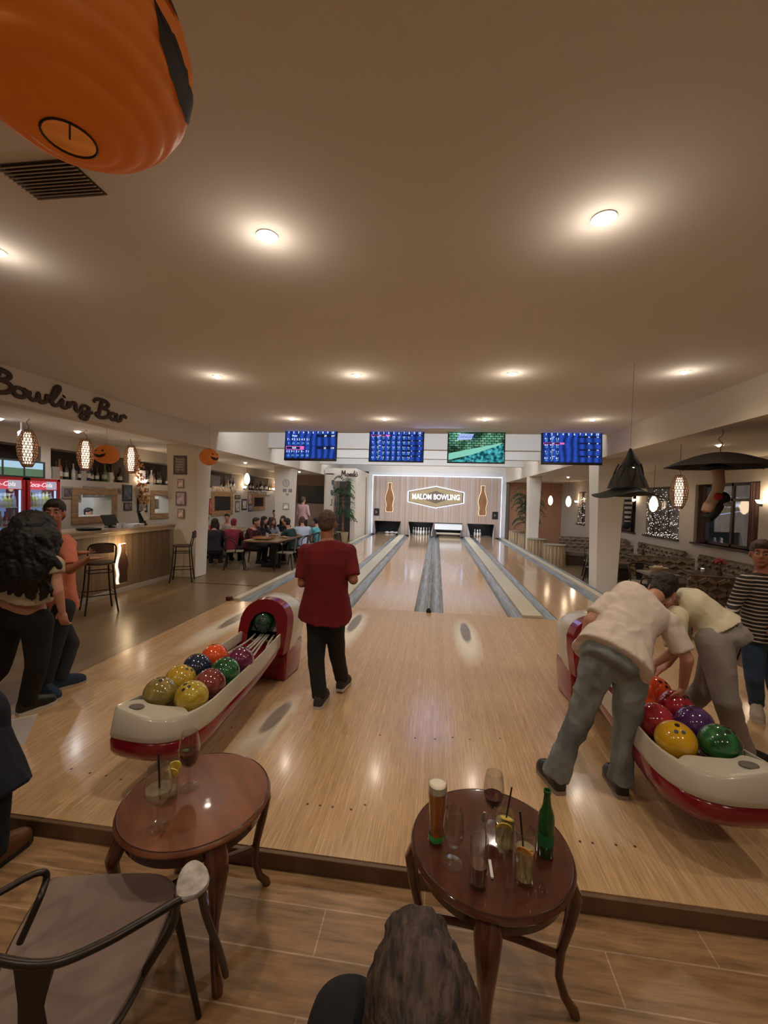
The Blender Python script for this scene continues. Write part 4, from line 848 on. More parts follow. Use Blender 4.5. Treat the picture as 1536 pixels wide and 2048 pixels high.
for x, y, rz, lab in ((-3.72, 10.15, 1.6, 'metal chair at the near right corner of the long table with a denim jacket'), (-3.72, 11.2, 1.5, 'metal chair second along the right side of the long table'), (-3.72, 12.3, 1.5, 'metal chair third along the right side of the long table'), (-4.95, 11.0, -1.5, 'metal chair under the person in the red plaid shirt')): dup(c0, (x, y, 0), rz, lab, 'chairs at the long table')
for k, (x, y, rz, lab) in enumerate(((-4.1, 16.3, .3, 'grey chair near the palm, front one'), (-4.05, 17.0, 1.4, 'grey chair near the palm, right one'), (-4.7, 16.5, -.4, 'grey chair near the palm, left one'), (-4.0, 17.8, 1.9, 'grey chair near the palm, rear one'))): dup(c0, (x-.1, y-.9, 0), rz, lab, 'chairs by the restroom doorway')
# bits on the long table
PLATE = mat('plate', (.55, .52, .46), .2); FOOD = mat('food', (.40, .17, .06), .6, var=(20, .5)); CLEARG = mat('small_glass', (.7, .6, .5), .1, alpha=.6)
plm = mkmesh(MB().lathe([(0, 0), (.08, 0), (.13, .02), (.125, .022), (.075, .006), (0, .006)], 20)); plm.materials.append(PLATE)
fdm = mkmesh(MB().ell((0, 0, .025), (.07, .06, .03), None, 10, 6)); fdm.materials.append(FOOD)
for k in range(8):
    x = -4.25+(.25 if k % 2 else -.25); y = 10.25+k*.48; o = bpy.data.objects.new('plate', plm); COL.objects.link(o); o.location = (x, y, .76); f_ = bpy.data.objects.new('food', fdm); COL.objects.link(f_); f_.parent = o
    setp(o, 'white plate with food on the long table, %s along the %s side' % (['nearest', 'second', 'third', 'fourth'][k//2], 'right' if k % 2 else 'left'), 'plate', 'plates on the long table')
glm = mkmesh(MB().lathe([(0, 0), (.03, 0), (.038, .14), (.035, .14), (.028, .006), (0, .006)], 12)); glm.materials.append(CLEARG)
for k in range(7):
    o = bpy.data.objects.new('drinking_glass', glm); COL.objects.link(o); o.location = (-4.25+random.uniform(-.12, .12), 10.4+k*.52, .76); setp(o, 'small drinking glass on the long table, %s from the near end' % ORD[k], 'glass', 'glasses on the long table')
setp(ob('wooden_tray', MB().b2((-.2, -.28, 0), (.2, .28, .02)).b2((-.2, -.28, .02), (-.18, .28, .05)).b2((.18, -.28, .02), (.2, .28, .05)), mat('tray_wood', (.30, .12, .04), .5), loc=(-4.32, 10.2, .782)), 'reddish wooden serving board at the near end of the long table', 'tray')
# palms
LEAF = mat('palm_leaf', (.03, .075, .03), .5, var=(5, .4)); TRUNK = mat('palm_trunk', (.16, .085, .045), .8, bump=(30, .8, .02), var=(9, .5)); POT = mat('pot_straw', (.36, .26, .14), .8)
def palm(lab, loc, h, n, seed, spread=.75):
    t = thing('potted_palm', lab, 'plant', loc); r = random.Random(seed)
    ob('pot', MB().lathe([(0, 0), (.2, 0), (.25, .4), (.22, .4), (.2, .3), (0, .3)], 18), POT, t)
    tk = MB(); tops = []
    for k in range(2):
        bx = [(0, 0, .3)]; a = r.uniform(0, 6)
        for i in range(1, 7): bx.append((math.cos(a)*.05*i*.5+r.uniform(-.02, .02), math.sin(a)*.05*i*.5, .3+(h-.6)*(1-.25*k)*i/6))
        tk.tube(crs(bx, 4), [.05 if (i % 2) else .038 for i in range(len(crs(bx, 4)))], 8); tops += bx[2:]
    ob('trunk', tk, TRUNK, t)
    for q, nm in ((0, 'foliage'),):
        mb = MB()
        for k in range(n):
            base = V(r.choice(tops)) + V((0, 0, .15)); a = r.uniform(0, 2*PI); L_ = spread*r.uniform(.6, 1.1); up = r.uniform(.1, .5)
            d = V((math.cos(a), math.sin(a), 0)); sd = V((-d.y, d.x, 0)); pts = [base + d*L_*s + V((0, 0, up*math.sin(s*2.2)*1.0 - s*s*.75*L_)) for s in [i/9 for i in range(10)]]
            for i in range(1, 9):
                wl = .26*math.sin(PI*(i+1)/11)
                for sgn in (-1, 1):
                    p0 = pts[i]; p1 = p0 + sd*sgn*wl + d*.08 + V((0, 0, -.06-.25*wl)); mid = (p0+p1)/2+V((0, 0, .015)); wv = d*.022
                    mb.add([p0-wv*.3, mid-wv, p1, mid+wv, p0+wv*.3], [(0, 1, 2, 3, 4)])
            mb.tube(pts, .006, 4)
        ob(nm, mb, LEAF, t, smooth=False)
    return t
palm('tall potted palm in the restroom doorway left of the lanes', (-3.98, 17.7, 0), 2.75, 34, 4, .6)
palm('tall dark leaved palm on the right before the pin wall', (3.95, 18.9, -.15), 2.75, 46, 9, .65)
# ---------------------------------------------------------------- right side
LOG = mat('split_log', (.36, .25, .13), .7, var=(3, .45), stretch=(6, 6, .6), col2=(.55, .42, .26), bump=(9, .8, .02))
lg = None
for k, (px, py, lab) in enumerate(((1106, 1133, 'nearest the viewer'), (1070, 1116, 'second from the viewer'), (1050, 1103, 'third from the viewer'), (1030, 1092, 'farthest from the viewer'))):
    p = on(px, py, -.15); t = thing('log_table', 'round table clad in split logs beside the right lane, ' + lab, 'table', (p.x+.10, p.y+.3, -.15), 0, 'log clad round tables')
    mb = MB(); n = 18
    for q in range(n): a = 2*PI*q/n; mb.cone((.30*math.cos(a), .30*math.sin(a), 0), (.29*math.cos(a), .29*math.sin(a), .66), .058, .055, 7)
    mb.lathe([(0, 0), (.28, 0), (.28, .66), (0, .66)], 16); ob('log_base', mb, LOG, t)
    ob('tabletop', MB().lathe([(0, .66), (.34, .66), (.36, .675), (.34, .69), (0, .69)], 24), mat('log_top', (.28, .24, .19), .4), t)
# sofas and tables
WEAVE = mat('woven_beige', (.17, .125, .085), .85, var=(8, .2), bump=(60, .8, .01))
WEAVEL = mat('woven_slats', (.26, .20, .135), .85, var=(8, .2))
def sofa(lab, x, y, L_, rz, h=.95):
    t = thing('bench_sofa', lab, 'sofa', (x, y, -.15), rz, 'woven benches'); ob('seat_cushion', MB().box((0, .28, .38), (L_, .55, .16)), WEAVE, t, bevel=.03); ob('base', MB().box((0, .28, .15), (L_, .5, .3)), DOAK, t)
    mb = MB(); n = int(L_/.12)
    for i in range(n):
        xx = -L_/2+(i+.5)*L_/n
        for j in range(4): mb.box((xx, .02, .50+j*.11), (.125, .12, .055), Matrix.Rotation(.5 if (i+j) % 2 else -.5, 3, 'Y'))
    ob('woven_back', mb, WEAVEL, t, smooth=False); ob('back_panel', MB().box((0, .02, .66), (L_, .05, .5)), WEAVE, t); return t
for lab, x, y, L_, rz in (('woven bench nearest the players in the right seating', 4.75, 7.3, 1.3, 2.95), ('second woven bench back from the players in the right seating', 4.95, 9.9, 1.2, 2.95), ('third woven bench back in the right seating', 4.85, 12.5, 1.2, 2.95), ('farthest freestanding woven bench between the right pillars', 4.8, 14.9, 1.2, 2.95),
   ('woven bench along the right wall under the big window', 6.2, 9.4, 2.6, PI/2), ('woven bench along the right wall under the tinsel window', 6.2, 12.5, 2.4, PI/2), ('woven bench along the right wall at the far windows', 6.2, 15.8, 2.4, PI/2)): sofa(lab, x, y, L_, rz)
def ctab(lab, x, y, sx, sy, c_): table('cafe_table', lab, (x, y, -.15), sx, sy, .76, mat('cafe_top', c_, .25))
ctab('dark table behind the bending player in white', 4.9, 6.0, .6, .8, (.09, .055, .04)); ctab('dark table near the big window on the right', 5.2, 8.6, .55, 1.0, (.09, .055, .04)); ctab('small light table beside the nearest right pillar', 4.2, 8.5, .55, .55, (.18, .14, .11)); ctab('small table with glasses beside the nearest log table', 4.25, 11.5, .5, .5, (.10, .07, .05))
ctab('dark table below the tinsel window', 5.2, 11.2, .55, 1.0, (.09, .055, .04)); ctab('dark table below the far right windows', 5.2, 13.7, .55, 1.0, (.09, .055, .04))
for x, y, rz, lab in ((3.8, 7.75, -.3, 'dark metal chair just right of the nearest right pillar'), (4.2, 9.15, 2.9, 'dark metal chair behind the light table'), (3.95, 10.85, .2, 'dark metal chair in front of the small table by the logs'), (4.3, 12.1, 3.0, 'dark metal chair behind the small table by the logs'), (4.3, 5.9, -1.4, 'dark chair behind the bending players')): dup(c0, (x, y, -.15), rz, lab, 'chairs on the right side')
def basket(lab, loc):
    t = thing('basket', lab, 'basket', loc); ob('bowl', MB().lathe([(0, 0), (.11, 0), (.16, .1), (.15, .1), (.1, .01), (0, .01)], 20), mat('basket_pale', (.5, .4, .25), .7), t); mb = MB()
    for k in range(16): a = random.uniform(0, 6.3); r_ = random.uniform(0, .1); mb.ell((r_*math.cos(a), r_*math.sin(a), .10), (.035, .03, .03), None, 8, 6)
    ob('popcorn', mb, mat('popcorn', (.62, .5, .38), .8), t); return t
basket('pale basket heaped with snacks on the light table', (4.2, 7.9, .62)).location = (4.2, 8.5, .61)
def flowers(lab, loc, c=(.4, .05, .06)):
    t = thing('flower_vase', lab, 'flowers', loc); ob('vase', MB().lathe([(0, 0), (.035, 0), (.045, .06), (.02, .12), (.025, .14), (0, .14)], 14), DOAK, t); mb = MB(); st = MB()
    for k in range(7): a = k*.9; p = (.06*math.cos(a), .06*math.sin(a), .24+.03*(k % 3)); mb.ell(p, .03, None, 8, 6); st.cone((0, 0, .12), p, .003, n=4)
    ob('blossoms', mb, mat('blossom', c, .7), t); ob('stems', st, LEAF, t); return t
flowers('small vase of dark red flowers below the big right window', (5.2, 8.4, .61)); flowers('small vase of flowers on the table under the tinsel window', (5.2, 11.3, .61), (.2, .1, .08)); flowers('orange flowers on the small table beside the log table', (4.2, 11.55, .61), (.7, .12, .03))
for x, y, lab in ((5.2, 8.9, 'white tealight on the dark table by the big window'), (4.35, 11.4, 'white tealight on the small table by the log table'), (4.95, 6.0, 'white tealight behind the bending players')):
    t = thing('tealight', lab, 'candle', (x, y, .61)); ob('holder', MB().lathe([(0, 0), (.03, 0), (.035, .06), (.03, .06), (.027, .01), (0, .01)], 14), mat('frost', (.6, .6, .6), .3), t); ob('flame', MB().ell((0, 0, .045), (.018, .018, .02), None, 8, 6), emis('flame', (.9, .9, 1), 14), t)
# curtains and tinsel
def curtain(lab, y0_, y1_, z0, z1):
    mb = MB(); n = 24; pts = [(y0_+(y1_-y0_)*i/n, .03*math.sin(i*1.9)) for i in range(n+1)]
    mb.loft([[V((XW+.10+q, y, z)) for y, q in pts] + [V((XW+.085+q, y, z)) for y, q in pts[::-1]] for z in (z0, z1)]); setp(ob('curtain', mb, CURT), lab, 'curtain', 'brown window curtains')
curtain('brown curtain at the right side of the big window', 9.22, 9.6, 1.01, 2.4); curtain('brown curtain at the left side of the big window', 11.05, 11.28, 1.01, 2.4); curtain('brown curtain left of the striped stocking', 14.9, 15.88, 1.01, 2.4)
def tinsel(lab, y0_, y1_, n, sd):
    t = thing('tinsel_curtain', lab, 'tinsel', (XW+.05, (y0_+y1_)/2, 2.4)); r = random.Random(sd); mb = MB(); dots = MB()
    for k in range(n):
        y = y0_+(y1_-y0_)*(k+.5)/n; z1_ = r.uniform(.95, 1.15); mb.tube([(XW+.05+r.uniform(-.012, .012), y+r.uniform(-.012, .012), 2.4-(2.4-z1_)*i/8) for i in range(9)], .0045, 4)
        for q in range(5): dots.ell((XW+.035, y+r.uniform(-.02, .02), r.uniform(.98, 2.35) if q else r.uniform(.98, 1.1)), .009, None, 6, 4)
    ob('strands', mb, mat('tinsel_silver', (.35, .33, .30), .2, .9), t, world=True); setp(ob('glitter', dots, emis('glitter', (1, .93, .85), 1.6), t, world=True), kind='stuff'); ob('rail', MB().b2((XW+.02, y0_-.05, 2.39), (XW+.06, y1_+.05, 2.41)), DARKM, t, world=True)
tinsel('glittering tinsel curtain over the second right window', 11.9, 13.85, 44, 1); tinsel('glittering tinsel over the far right window, nearer one', 17.0, 18.2, 16, 2); tinsel('glittering tinsel over the farthest right window', 19.0, 20.0, 14, 3)
# witch hat
t = thing('witch_hat', 'black net witch hat hanging below the right beam', 'witch hat', at(1255, 985, 4.6)); HB = mat('hat_black', (.006, .007, .007), .7); c = t.location
H_ = lambda px, py, dy=0: at(px, py, 4.6+dy) - c
NET = mat('hat_net', (.02, .022, .02), .8, alpha=.72)
brim = []; n = 40
for i in range(n):
    a = 2*PI*i/n; brim.append((math.cos(a), math.sin(a)))
bx = .335
mb = MB(); rings = []
for r_, f_ in ((.28, .055), (.5, .02), (.75, -.01), (1.0, -.02)):
    rings.append([V((bx*r_*ca, bx*.9*r_*sa, f_ + .02*math.sin(3*math.atan2(sa, ca))*r_ - .03*abs(ca)*r_*r_)) for ca, sa in brim])
mb.loft([[p+V((0, 0, .006)) for p in q] for q in rings] + [[p for p in q] for q in rings[::-1]], caps=False, closed=True); ob('brim', mb, HB, t)
secs = []
for s, r_, ox, z in ((0, .19, 0, .04), (1, .165, .0, .12), (2, .125, .0, .20), (3, .09, .03, .27), (4, .085, .02, .30), (5, .05, .02, .36), (6, .012, .01, .45)):
    secs.append([V((ox+r_*ca, r_*sa, z)) for ca, sa in brim])
ob('net_crown', MB().loft(secs[:4], caps=False), NET, t); ob('tip', MB().loft(secs[3:]), HB, t); ob('hanging_thread', MB().cone((.01, 0, .45), (.01, 0, CEIL-c.z), .0015, n=4), DARKM, t)
mb = MB()
for k in range(7): a = k*.9; mb.tube(crs([(.16*math.cos(a), .16*math.sin(a), .06), (.13*math.cos(a+.3), .13*math.sin(a+.3), .2), (.1*math.cos(a+.2)+.01, .1*math.sin(a+.2), .29)], 4), .008, 5)
ob('folds', mb, HB, t)
# umbrella with witch legs
c = at(1440, 925, 5.9); t = thing('umbrella', 'open black umbrella hanging from the right ceiling', 'umbrella', c); n = 8; UB = mat('umbrella_black', (.02, .016, .015), .7); R_ = .61
cano = MB(); rib = MB(); secs = []
for s in range(7):
    u = s/6; row = []
    for k in range(n*4):
        a = 2*PI*k/(n*4)+.2; sc2 = 1-.09*abs(math.sin(n*a/2-.8))*u; row.append(V((R_*u*math.cos(a)*sc2, R_*u*math.sin(a)*sc2, .19*(1-u**1.7)-.06)))
    secs.append(row)
secs[0] = [p+V((.004*math.cos(k), .004*math.sin(k), 0)) for k, p in enumerate(secs[0])]
ob('canopy', cano.loft([[p+V((0, 0, .004)) for p in q] for q in secs]+[q for q in secs[::-1]], caps=False), UB, t)
for k in range(n): a = 2*PI*k/n+.2+PI/n*0; rib.tube([(R_*u*math.cos(a), R_*u*math.sin(a), .19*(1-u**1.7)-.068) for u in (0, .3, .6, 1)], .004, 4)
ob('ribs', rib, DARKM, t); ob('shaft', MB().cone((0, 0, .1), (0, 0, -.12), .007).cone((0, 0, .1), (.0, 0, .2), .005), DARKM, t)
ob('hanging_rope', MB().tube(crs([(0, 0, .2), (.02, 0, .24), (-.03, 0, .30), (.02, 0, .36), (0, 0, 2.90-c.z)], 5), .008, 6), mat('rope', (.35, .26, .17), .8), t)
t = thing('witch_doll', 'small witch doll with tan stocking legs dangling from the umbrella', 'doll', c+V((.0, 0, -.06))); LEG = mat('doll_tan', (.42, .27, .19), .8)
ob('body', MB().tube(crs([(-.02, 0, -.02), (.0, 0, -.14), (-.02, 0, -.26), (-.07, 0, -.36), (-.10, 0, -.43)], 5), [.05, .052, .05, .048, .046]*4+[.04], 12), LEG, t)
ob('black_dress', MB().ell((.03, 0, -.30), (.07, .06, .07)).tube(crs([(.03, 0, -.3), (-.02, 0, -.42), (-.10, -.01, -.50)], 4), .045, 10), HB, t); ob('black_ruff', MB().lathe([(.04, 0), (.11, -.02), (.12, 0), (.05, .03)], 20, (-.03, 0, -.0)), HB, t)
ob('red_bow', MB().ell((-.03, -.05, -.28), (.04, .02, .035)), mat('red_cloth', (.35, .02, .02), .7), t); ob('silver_bits', MB().ell((.06, -.04, -.35), (.04, .02, .025)), mat('silver_cloth', (.35, .38, .38), .4), t); t.scale = (1.35,)*3
# striped stocking decoration
p = atx(1256, 1020, XW-.25); t = thing('striped_stocking', 'black and white striped witch stocking hanging at the right wall', 'decoration', (p.x, p.y, 2.30)); mb1 = MB(); mb2 = MB()
for k in range(13):
    z = -.02-k*.075; (mb1 if k % 2 else mb2).cone((0, 0, z), (0, 0, z-.075), .13-.004*k, n=12)
ob('black_stripes', mb1, HB, t); ob('white_stripes', mb2, mat('stocking_white', (.45, .43, .42), .8), t); ob('shoe', MB().ell((.0, .12, -1.12), (.08, .2, .09)).ell((0, 0, -1.05), (.12, .12, .13)), HB, t); ob('hanging_thread', MB().cone((0, 0, -.02), (0, 0, .6), .003, n=4), DARKM, t)
# scenery seen through the big window is the street: dim planters
for k, (y_, lab) in enumerate(((9.9, 'left pale planter outside the big window'), (9.3, 'right pale planter outside the big window'))):
    t = thing('outdoor_planter', lab, 'planter', (XR+.35, y_, .75)); ob('pot', MB().lathe([(0, -.9), (.15, -.9), (.2, .0), (0, .0)], 14, (0, 0, 0)), mat('planter_pale', (.4, .4, .42), .7), t); mb = MB()
    for q in range(14): a = q*.45; mb.tube(crs([(0, 0, 0), (.12*math.cos(a), .12*math.sin(a), .28), (.26*math.cos(a), .26*math.sin(a), .38)], 3), .012, 4)
    ob('leaves', mb, LEAF, t)

# ================================================================== BALL RETURNS
def ball_mat(i, c1, c2, s=7):
    m = mat('ball_%d' % i, c1, .09, var=(s, .3), col2=c2, dist=1.6, coat=1); return m
BALLC = {'olive': ((.20, .15, .035), (.33, .26, .09)), 'yellow': ((.42, .25, .02), (.62, .42, .05)), 'yolk': ((.55, .30, .01), (.66, .38, .015)), 'navy': ((.008, .014, .035), (.02, .04, .09)), 'maroon': ((.14, .02, .018), (.28, .07, .06)),
 'green': ((.008, .06, .02), (.04, .2, .06)), 'orange': ((.70, .07, .012), (.85, .13, .03)), 'purple': ((.10, .012, .05), (.2, .03, .09)), 'dgreen': ((.01, .045, .03), (.02, .08, .05)), 'red': ((.28, .012, .025), (.42, .03, .05)), 'violet': ((.05, .015, .09), (.11, .045, .17)), 'blue': ((.01, .03, .2), (.03, .08, .4)), 'gold': ((.35, .24, .02), (.55, .42, .06))}
BMATS = {k: ball_mat(i, *v) for i, (k, v) in enumerate(BALLC.items())}
ballmesh = mkmesh(MB().ell((0, 0, 0), .108, None, 40, 24)); hole = MB()
for a, b in ((-.018, .012), (.018, .012), (0, -.03)):
    p = V((a, -.5*0, b)); d = V((a, -.0, b)); z = V((a, b, math.sqrt(.108**2-a*a-b*b)+.0006)); hole.cone(z-z.normalized()*.01, z+z.normalized()*.0002, .0115 if b > 0 else .0135, n=14)
holemesh = mkmesh(hole); holemesh.materials.append(BLACK)
def ball(p, c, lab, group, rot):
    me = ballmesh.copy(); me.materials.append(BMATS[c]); o = bpy.data.objects.new('bowling_ball', me); COL.objects.link(o); o.location = p; o.rotation_euler = rot
    h = bpy.data.objects.new('finger_holes', holemesh); COL.objects.link(h); h.parent = o
    return setp(o, lab, 'bowling ball', group)
RAILM = mat('rail_cream', (.45, .42, .36), .25)
def ball_return(lab, xc, s):     # s = +1: as the left one (vent on the left), -1 mirrored
    t = thing('ball_return', lab, 'ball return', (xc, 4.15, 0), group='ball returns')
    X_ = lambda x: x*s
    # tray outline in plan (x, y) going round, y relative to hood centre
    def outline(k=0, z=0):
        pts = [(-.235, -.10), (-.235, -.9), (-.24, -1.45), (-.255, -1.72), (-.245, -1.83), (-.17, -1.865), (.05, -1.875), (.19, -1.80), (.262, -1.62), (.262, -1.3), (.25, -.75), (.22, -.40), (.20, -.10)]
        out = []
        for x, y in pts:
            f = 1-k; out.append(V((X_(x*f), (y if y > -1.2 else -1.2+(y+1.2)*f), z)))
        return crs(out, 4)
    def ring(k, z, zfun=None):
        q = outline(k, z); 
        for p in q: p.z = z + (zfun(p) if zfun else 0)
        return q
    rise = lambda p: .045*max(0, min(1, (-p.y-1.5)/.3))*max(0, min(1, (.05-p.x*s)/.25)) 
    # cream shell: outer wall flaring downwards, rounded rim, open channel inside
    secs = [ring(.0, .362), ring(-.012, .375), ring(-.008, .40), ring(.03, .475, rise), ring(.05, .488, rise), ring(.10, .488, rise), ring(.13, .475), ring(.15, .40)]
    ob('cream_rim', MB().loft(secs, caps=False), BEIGE, t)
    ins = [p for p in ring(.075, .484, rise) if p.y < -1.70]
    back = crs([ins[-1], V((X_(.12), -1.665, .484)), V((X_(0), -1.672, .487)), V((X_(-.10), -1.685, .50)), V((X_(-.17), -1.66, .51)), ins[0]], 4)[1:-1]
    nz = ins + back
    ob('front_nose', MB().loft([[p-V((0, 0, .10)) for p in nz], [p+V((0, 0, .004)) for p in nz]]), BEIGE, t, bevel=.004)
    ob('hand_dryer_vent', MB().ell((X_(-.13), -1.765, .520), (.050, .034, .008)), mat('vent_grey', (.12, .11, .09), .6), t)
    # red hull below the cream wall, thinner towards the hood
    secs = []
    for k, z in ((.006, .362), (-.012, .345), (-.010, .285), (.02, .25), (.12, .232), (.45, .228)):
        q = outline(k)
        for p in q: u = max(0, min(1, (p.y+1.7)/1.1)); p.z = z*(1-u) + (.362-(.362-z)*.5)*u
        secs.append(q)
    ob('red_hull', MB().loft(secs), RED, t, smooth=True, angle=60)
    ob('tray_bed', MB().loft([ring(.13, .37), ring(.13, .38)]), REDIN, t)
    for x in (-.20, -.075, -.025, .04, .09, .20):
        ob('guide_rail', MB().tube(crs([(X_(x), -1.64, .390), (X_(x*1.0), -.8, .390), (X_(x*.9), -.55, .395), (X_(x*.55+.02), -.30, .44), (X_(x*.5), -.05, .45)], 6), .0095, 8), RAILM, t)
    # hood: arch with dark tunnel
    def arch(wd, h, z0, n=16): return [(wd*math.cos(PI*i/n), z0+h*abs(math.sin(PI*i/n))**.8) for i in range(n+1)]
    oa = [(-.27, .34)] + [(-x, z) for x, z in arch(.27, .30, .50)][0:] + [(.27, .34)]
    oa = [(-.265, .30), (-.275, .5)] + [(-.275*math.cos(PI*i/16), .53+.27*math.sin(PI*i/16)**.75) for i in range(1, 16)] + [(.275, .5), (.265, .30)]
    ia = [(-.14, .30), (-.15, .42)] + [(-.15*math.cos(PI*i/16), .48+.20*math.sin(PI*i/16)**.8) for i in range(1, 16)] + [(.15, .42), (.14, .30)]
    P3 = lambda q, y, k=1, dz=0: [V((X_(x*k), y+(-(z-.3)*-.35), z+dz)) for x, z in q]
    mb = MB(); A = P3(oa, -.22, .92); B = P3(ia, -.22); n = len(oa); mb.add(A+B, [(i, i+1, n+i+1, n+i) for i in range(n-1)])
    A2 = P3(oa, -.10, 1.0); mb.add(A+A2, [(i, i+1, n+i+1, n+i) for i in range(n-1)]); B2 = P3(ia, .22); ob('red_face', mb, RED, t, smooth=True, angle=50)
    ob('tunnel', MB().add(B+B2+[V((0, .3, .5))], [(i, i+1, n+i+1, n+i) for i in range(n-1)] + [(n+i, n+i+1, 2*n) for i in range(n-1)]), BLACK, t)
    C1 = P3(oa, -.10, 1.0); C2 = P3(oa, .10, 1.03); C3 = [V((p.x*.95, p.y+.18, .30+(p.z-.30)*.86)) for p in C2]; C4 = [V((p.x*.8, p.y+.10, .30+(p.z-.30)*.6)) for p in C3]
    ob('cream_shell', MB().loft([C1, C2, C3, C4]), BEIGE, t, angle=60)
    ob('red_base', MB().loft([[V((X_(x), y, z)) for x, y in q] for q, z in (([(-.21, -.12), (.24, -.14), (.27, .2), (.18, .42), (-.2, .42)], 0), ([(-.23, -.14), (.26, -.16), (.30, .2), (.2, .45), (-.22, .45)], .30), ([(-.23, -.12), (.25, -.12), (.28, .25), (.2, .42), (-.22, .42)], .36))]), RED, t, bevel=.02)
    return t
ball_return('ball return with eight balls on its tray, left of the man in red', -1.70, 1)
ball_return('ball return at the right where two players are picking balls', 1.535, -1)
def R3(): return (random.uniform(-.9, .3), random.uniform(-.5, .5), random.uniform(0, 6))
Z_ = .502
for x, y, c, d in ((-1.82, 2.60, 'olive', 'olive ball at the front left, beside the cream nose'), (-1.585, 2.59, 'gold', 'mustard yellow ball at the front right, lowest in the picture'), (-1.815, 2.82, 'yellow', 'yellow ball second in the left file'), (-1.575, 2.80, 'maroon', 'veined maroon ball second in the right file'), (-1.82, 3.045, 'navy', 'dark navy ball between the yellow and orange ones'), (-1.575, 3.02, 'green', 'green ball third in the right file'), (-1.80, 3.27, 'orange', 'bright orange red ball last in the left file'), (-1.565, 3.25, 'purple', 'dark purple ball last in the right file')):
    ball((x, y, Z_), c, d + ' of the left ball return', 'balls on the left ball return', R3())
ball((-1.72, 4.10, .56), 'dgreen', 'dark green ball coming out of the red arch of the left return', 'balls on the left ball return', (0, 0, 0))
for x, y, c, d in ((1.42, 2.60, 'yolk', 'plain yellow ball at the front of'), (1.655, 2.60, 'green', 'marbled green ball at the front right of'), (1.415, 2.82, 'red', 'crimson ball behind the yellow ball on'), (1.645, 2.82, 'violet', 'violet ball behind the green ball on'), (1.65, 3.04, 'red', 'crimson ball under the reaching hand on'), (1.425, 3.05, 'orange', 'orange ball in the left file behind the crimson ball on'), (1.63, 3.27, 'orange', 'farthest orange ball next to the jeans on')):
    ball((x, y, Z_), c, d + ' the right ball return', 'balls on the right ball return', R3())

# ================================================================== NEAR TABLES
ZF = -.09; ZTAB = .51
def side_table(lab, c, r, rot, topm, zt=ZTAB):
    t = thing('side_table', lab, 'table', (c[0], c[1], ZF), rot); H_ = zt-ZF
    ob('tabletop', MB().lathe([(0, H_), (r-.022, H_), (r-.012, H_-.001), (r-.004, H_-.008), (r, H_-.018), (r-.006, H_-.028), (r-.02, H_-.032), (0, H_-.032)], 64), topm, t, angle=30)
    ob('rim_moulding', MB().lathe([(r-.014, H_-.0005), (r-.011, H_+.0012), (r-.008, H_-.0005)], 64, caps=False), MAHOGD, t)
    ob('apron', MB().lathe([(r-.05, H_-.03), (r-.03, H_-.03), (r-.032, H_-.085), (r-.038, H_-.09), (r-.05, H_-.09)], 64), MAHOGD, t)
    for k in range(4):
        a = PI/2*k; d = V((math.cos(a), math.sin(a), 0)); u = V((-d.y, d.x, 0)); secs = []
        for rr, z, w1, w2 in ((r-.05, H_-.035, .044, .028), (r-.02, H_-.09, .047, .030), (r+.002, H_-.14, .040, .029), (r-.012, H_-.24, .030, .025), (r-.04, H_-.36, .021, .020), (r-.045, H_-.46, .016, .016), (r-.02, H_-.54, .017, .018), (r+.012, H_-.58, .022, .021), (r+.018, 0, .02, .02)):
            p = d*rr + V((0, 0, z)); n = 10; secs.append([p + (u*math.cos(q)*w1 + (d*.9+V((0, 0, .25)))*math.sin(q)*w2 if z > 0 else u*math.cos(q)*w1 + d*math.sin(q)*w2) for q in [2*PI*i/n for i in range(n)]])
        ob('leg', MB().loft(secs), MAHOG, t, angle=70)
    for k in range(2):
        a = PI/2*k; d = V((math.cos(a), math.sin(a), 0)); q = r-.05
        ob('stretcher', MB().tube(crs([-d*q+V((0, 0, .22)), -d*q*.5+V((0, 0, .235)), V((0, 0, .24)), d*q*.5+V((0, 0, .235)), d*q+V((0, 0, .22))], 4), .013, 8, up=(0, 0, 1), flat=1.3), MAHOG, t)
    return t
TR = (.252, 1.675); TL = (-1.03, 1.735)
side_table('round dark mahogany side table crowded with drinks, right of centre', TR, .315, math.radians(-8), mat('mahogany_top', (.06, .018, .011), .12, var=(2, .4), stretch=(6, .6, 3), coat=.8, col2=(.095, .033, .018)))
side_table('round worn side table with three glasses, on the left', TL, .32, math.radians(45), MAHOGL)
def liquid(name, c, bf=.5): return thin_glass(name, tuple(.35+.65*min(1, q*1.15) for q in c), c, bf, 1.33)
BEER = liquid('beer', (.80, .33, .04), .4); COLA = liquid('cola', (.22, .065, .012), .6); REDW = mat('red_wine', (.05, .003, .006), .05, coat=.5); LEMO = liquid('lemonade', (.75, .68, .38), .4); WWINE = liquid('white_wine', (.8, .75, .55), .2); FOAM = mat('foam', (.75, .68, .55), .8)
LEMS = mat('lemon', (.72, .55, .08), .5, var=(60, .15)); ORNS = mat('orange_slice', (.75, .32, .03), .5, var=(60, .15)); GREENG = thin_glass('green_glass', (.05, .42, .10), (.02, .20, .04), .35)
def gl(lab, px, py, outer, th=.0018, group='drinks on the right table', cat='glass', name='drinking_glass', m=GLASS, n=40, z=ZTAB, s=1):
    p = on(px, py, z) if not isinstance(px, V) else px
    t = thing(name, lab, cat, (p.x, p.y, z+.0025), 0, group)
    if s != 1: t.scale = (s,)*3
    # outer profile [(r,z)...] bottom to rim; close the wall on the inside
    inner = [(max(0.0005, r-th), max(z_, .010)) for r, z_ in outer if z_ > (outer[0][1]+.001)][::-1]
    ob('glass', MB().lathe([(0.0005, 0)] + outer + inner + [(0.0005, inner[-1][1])], n), m, t, angle=50)
    return t
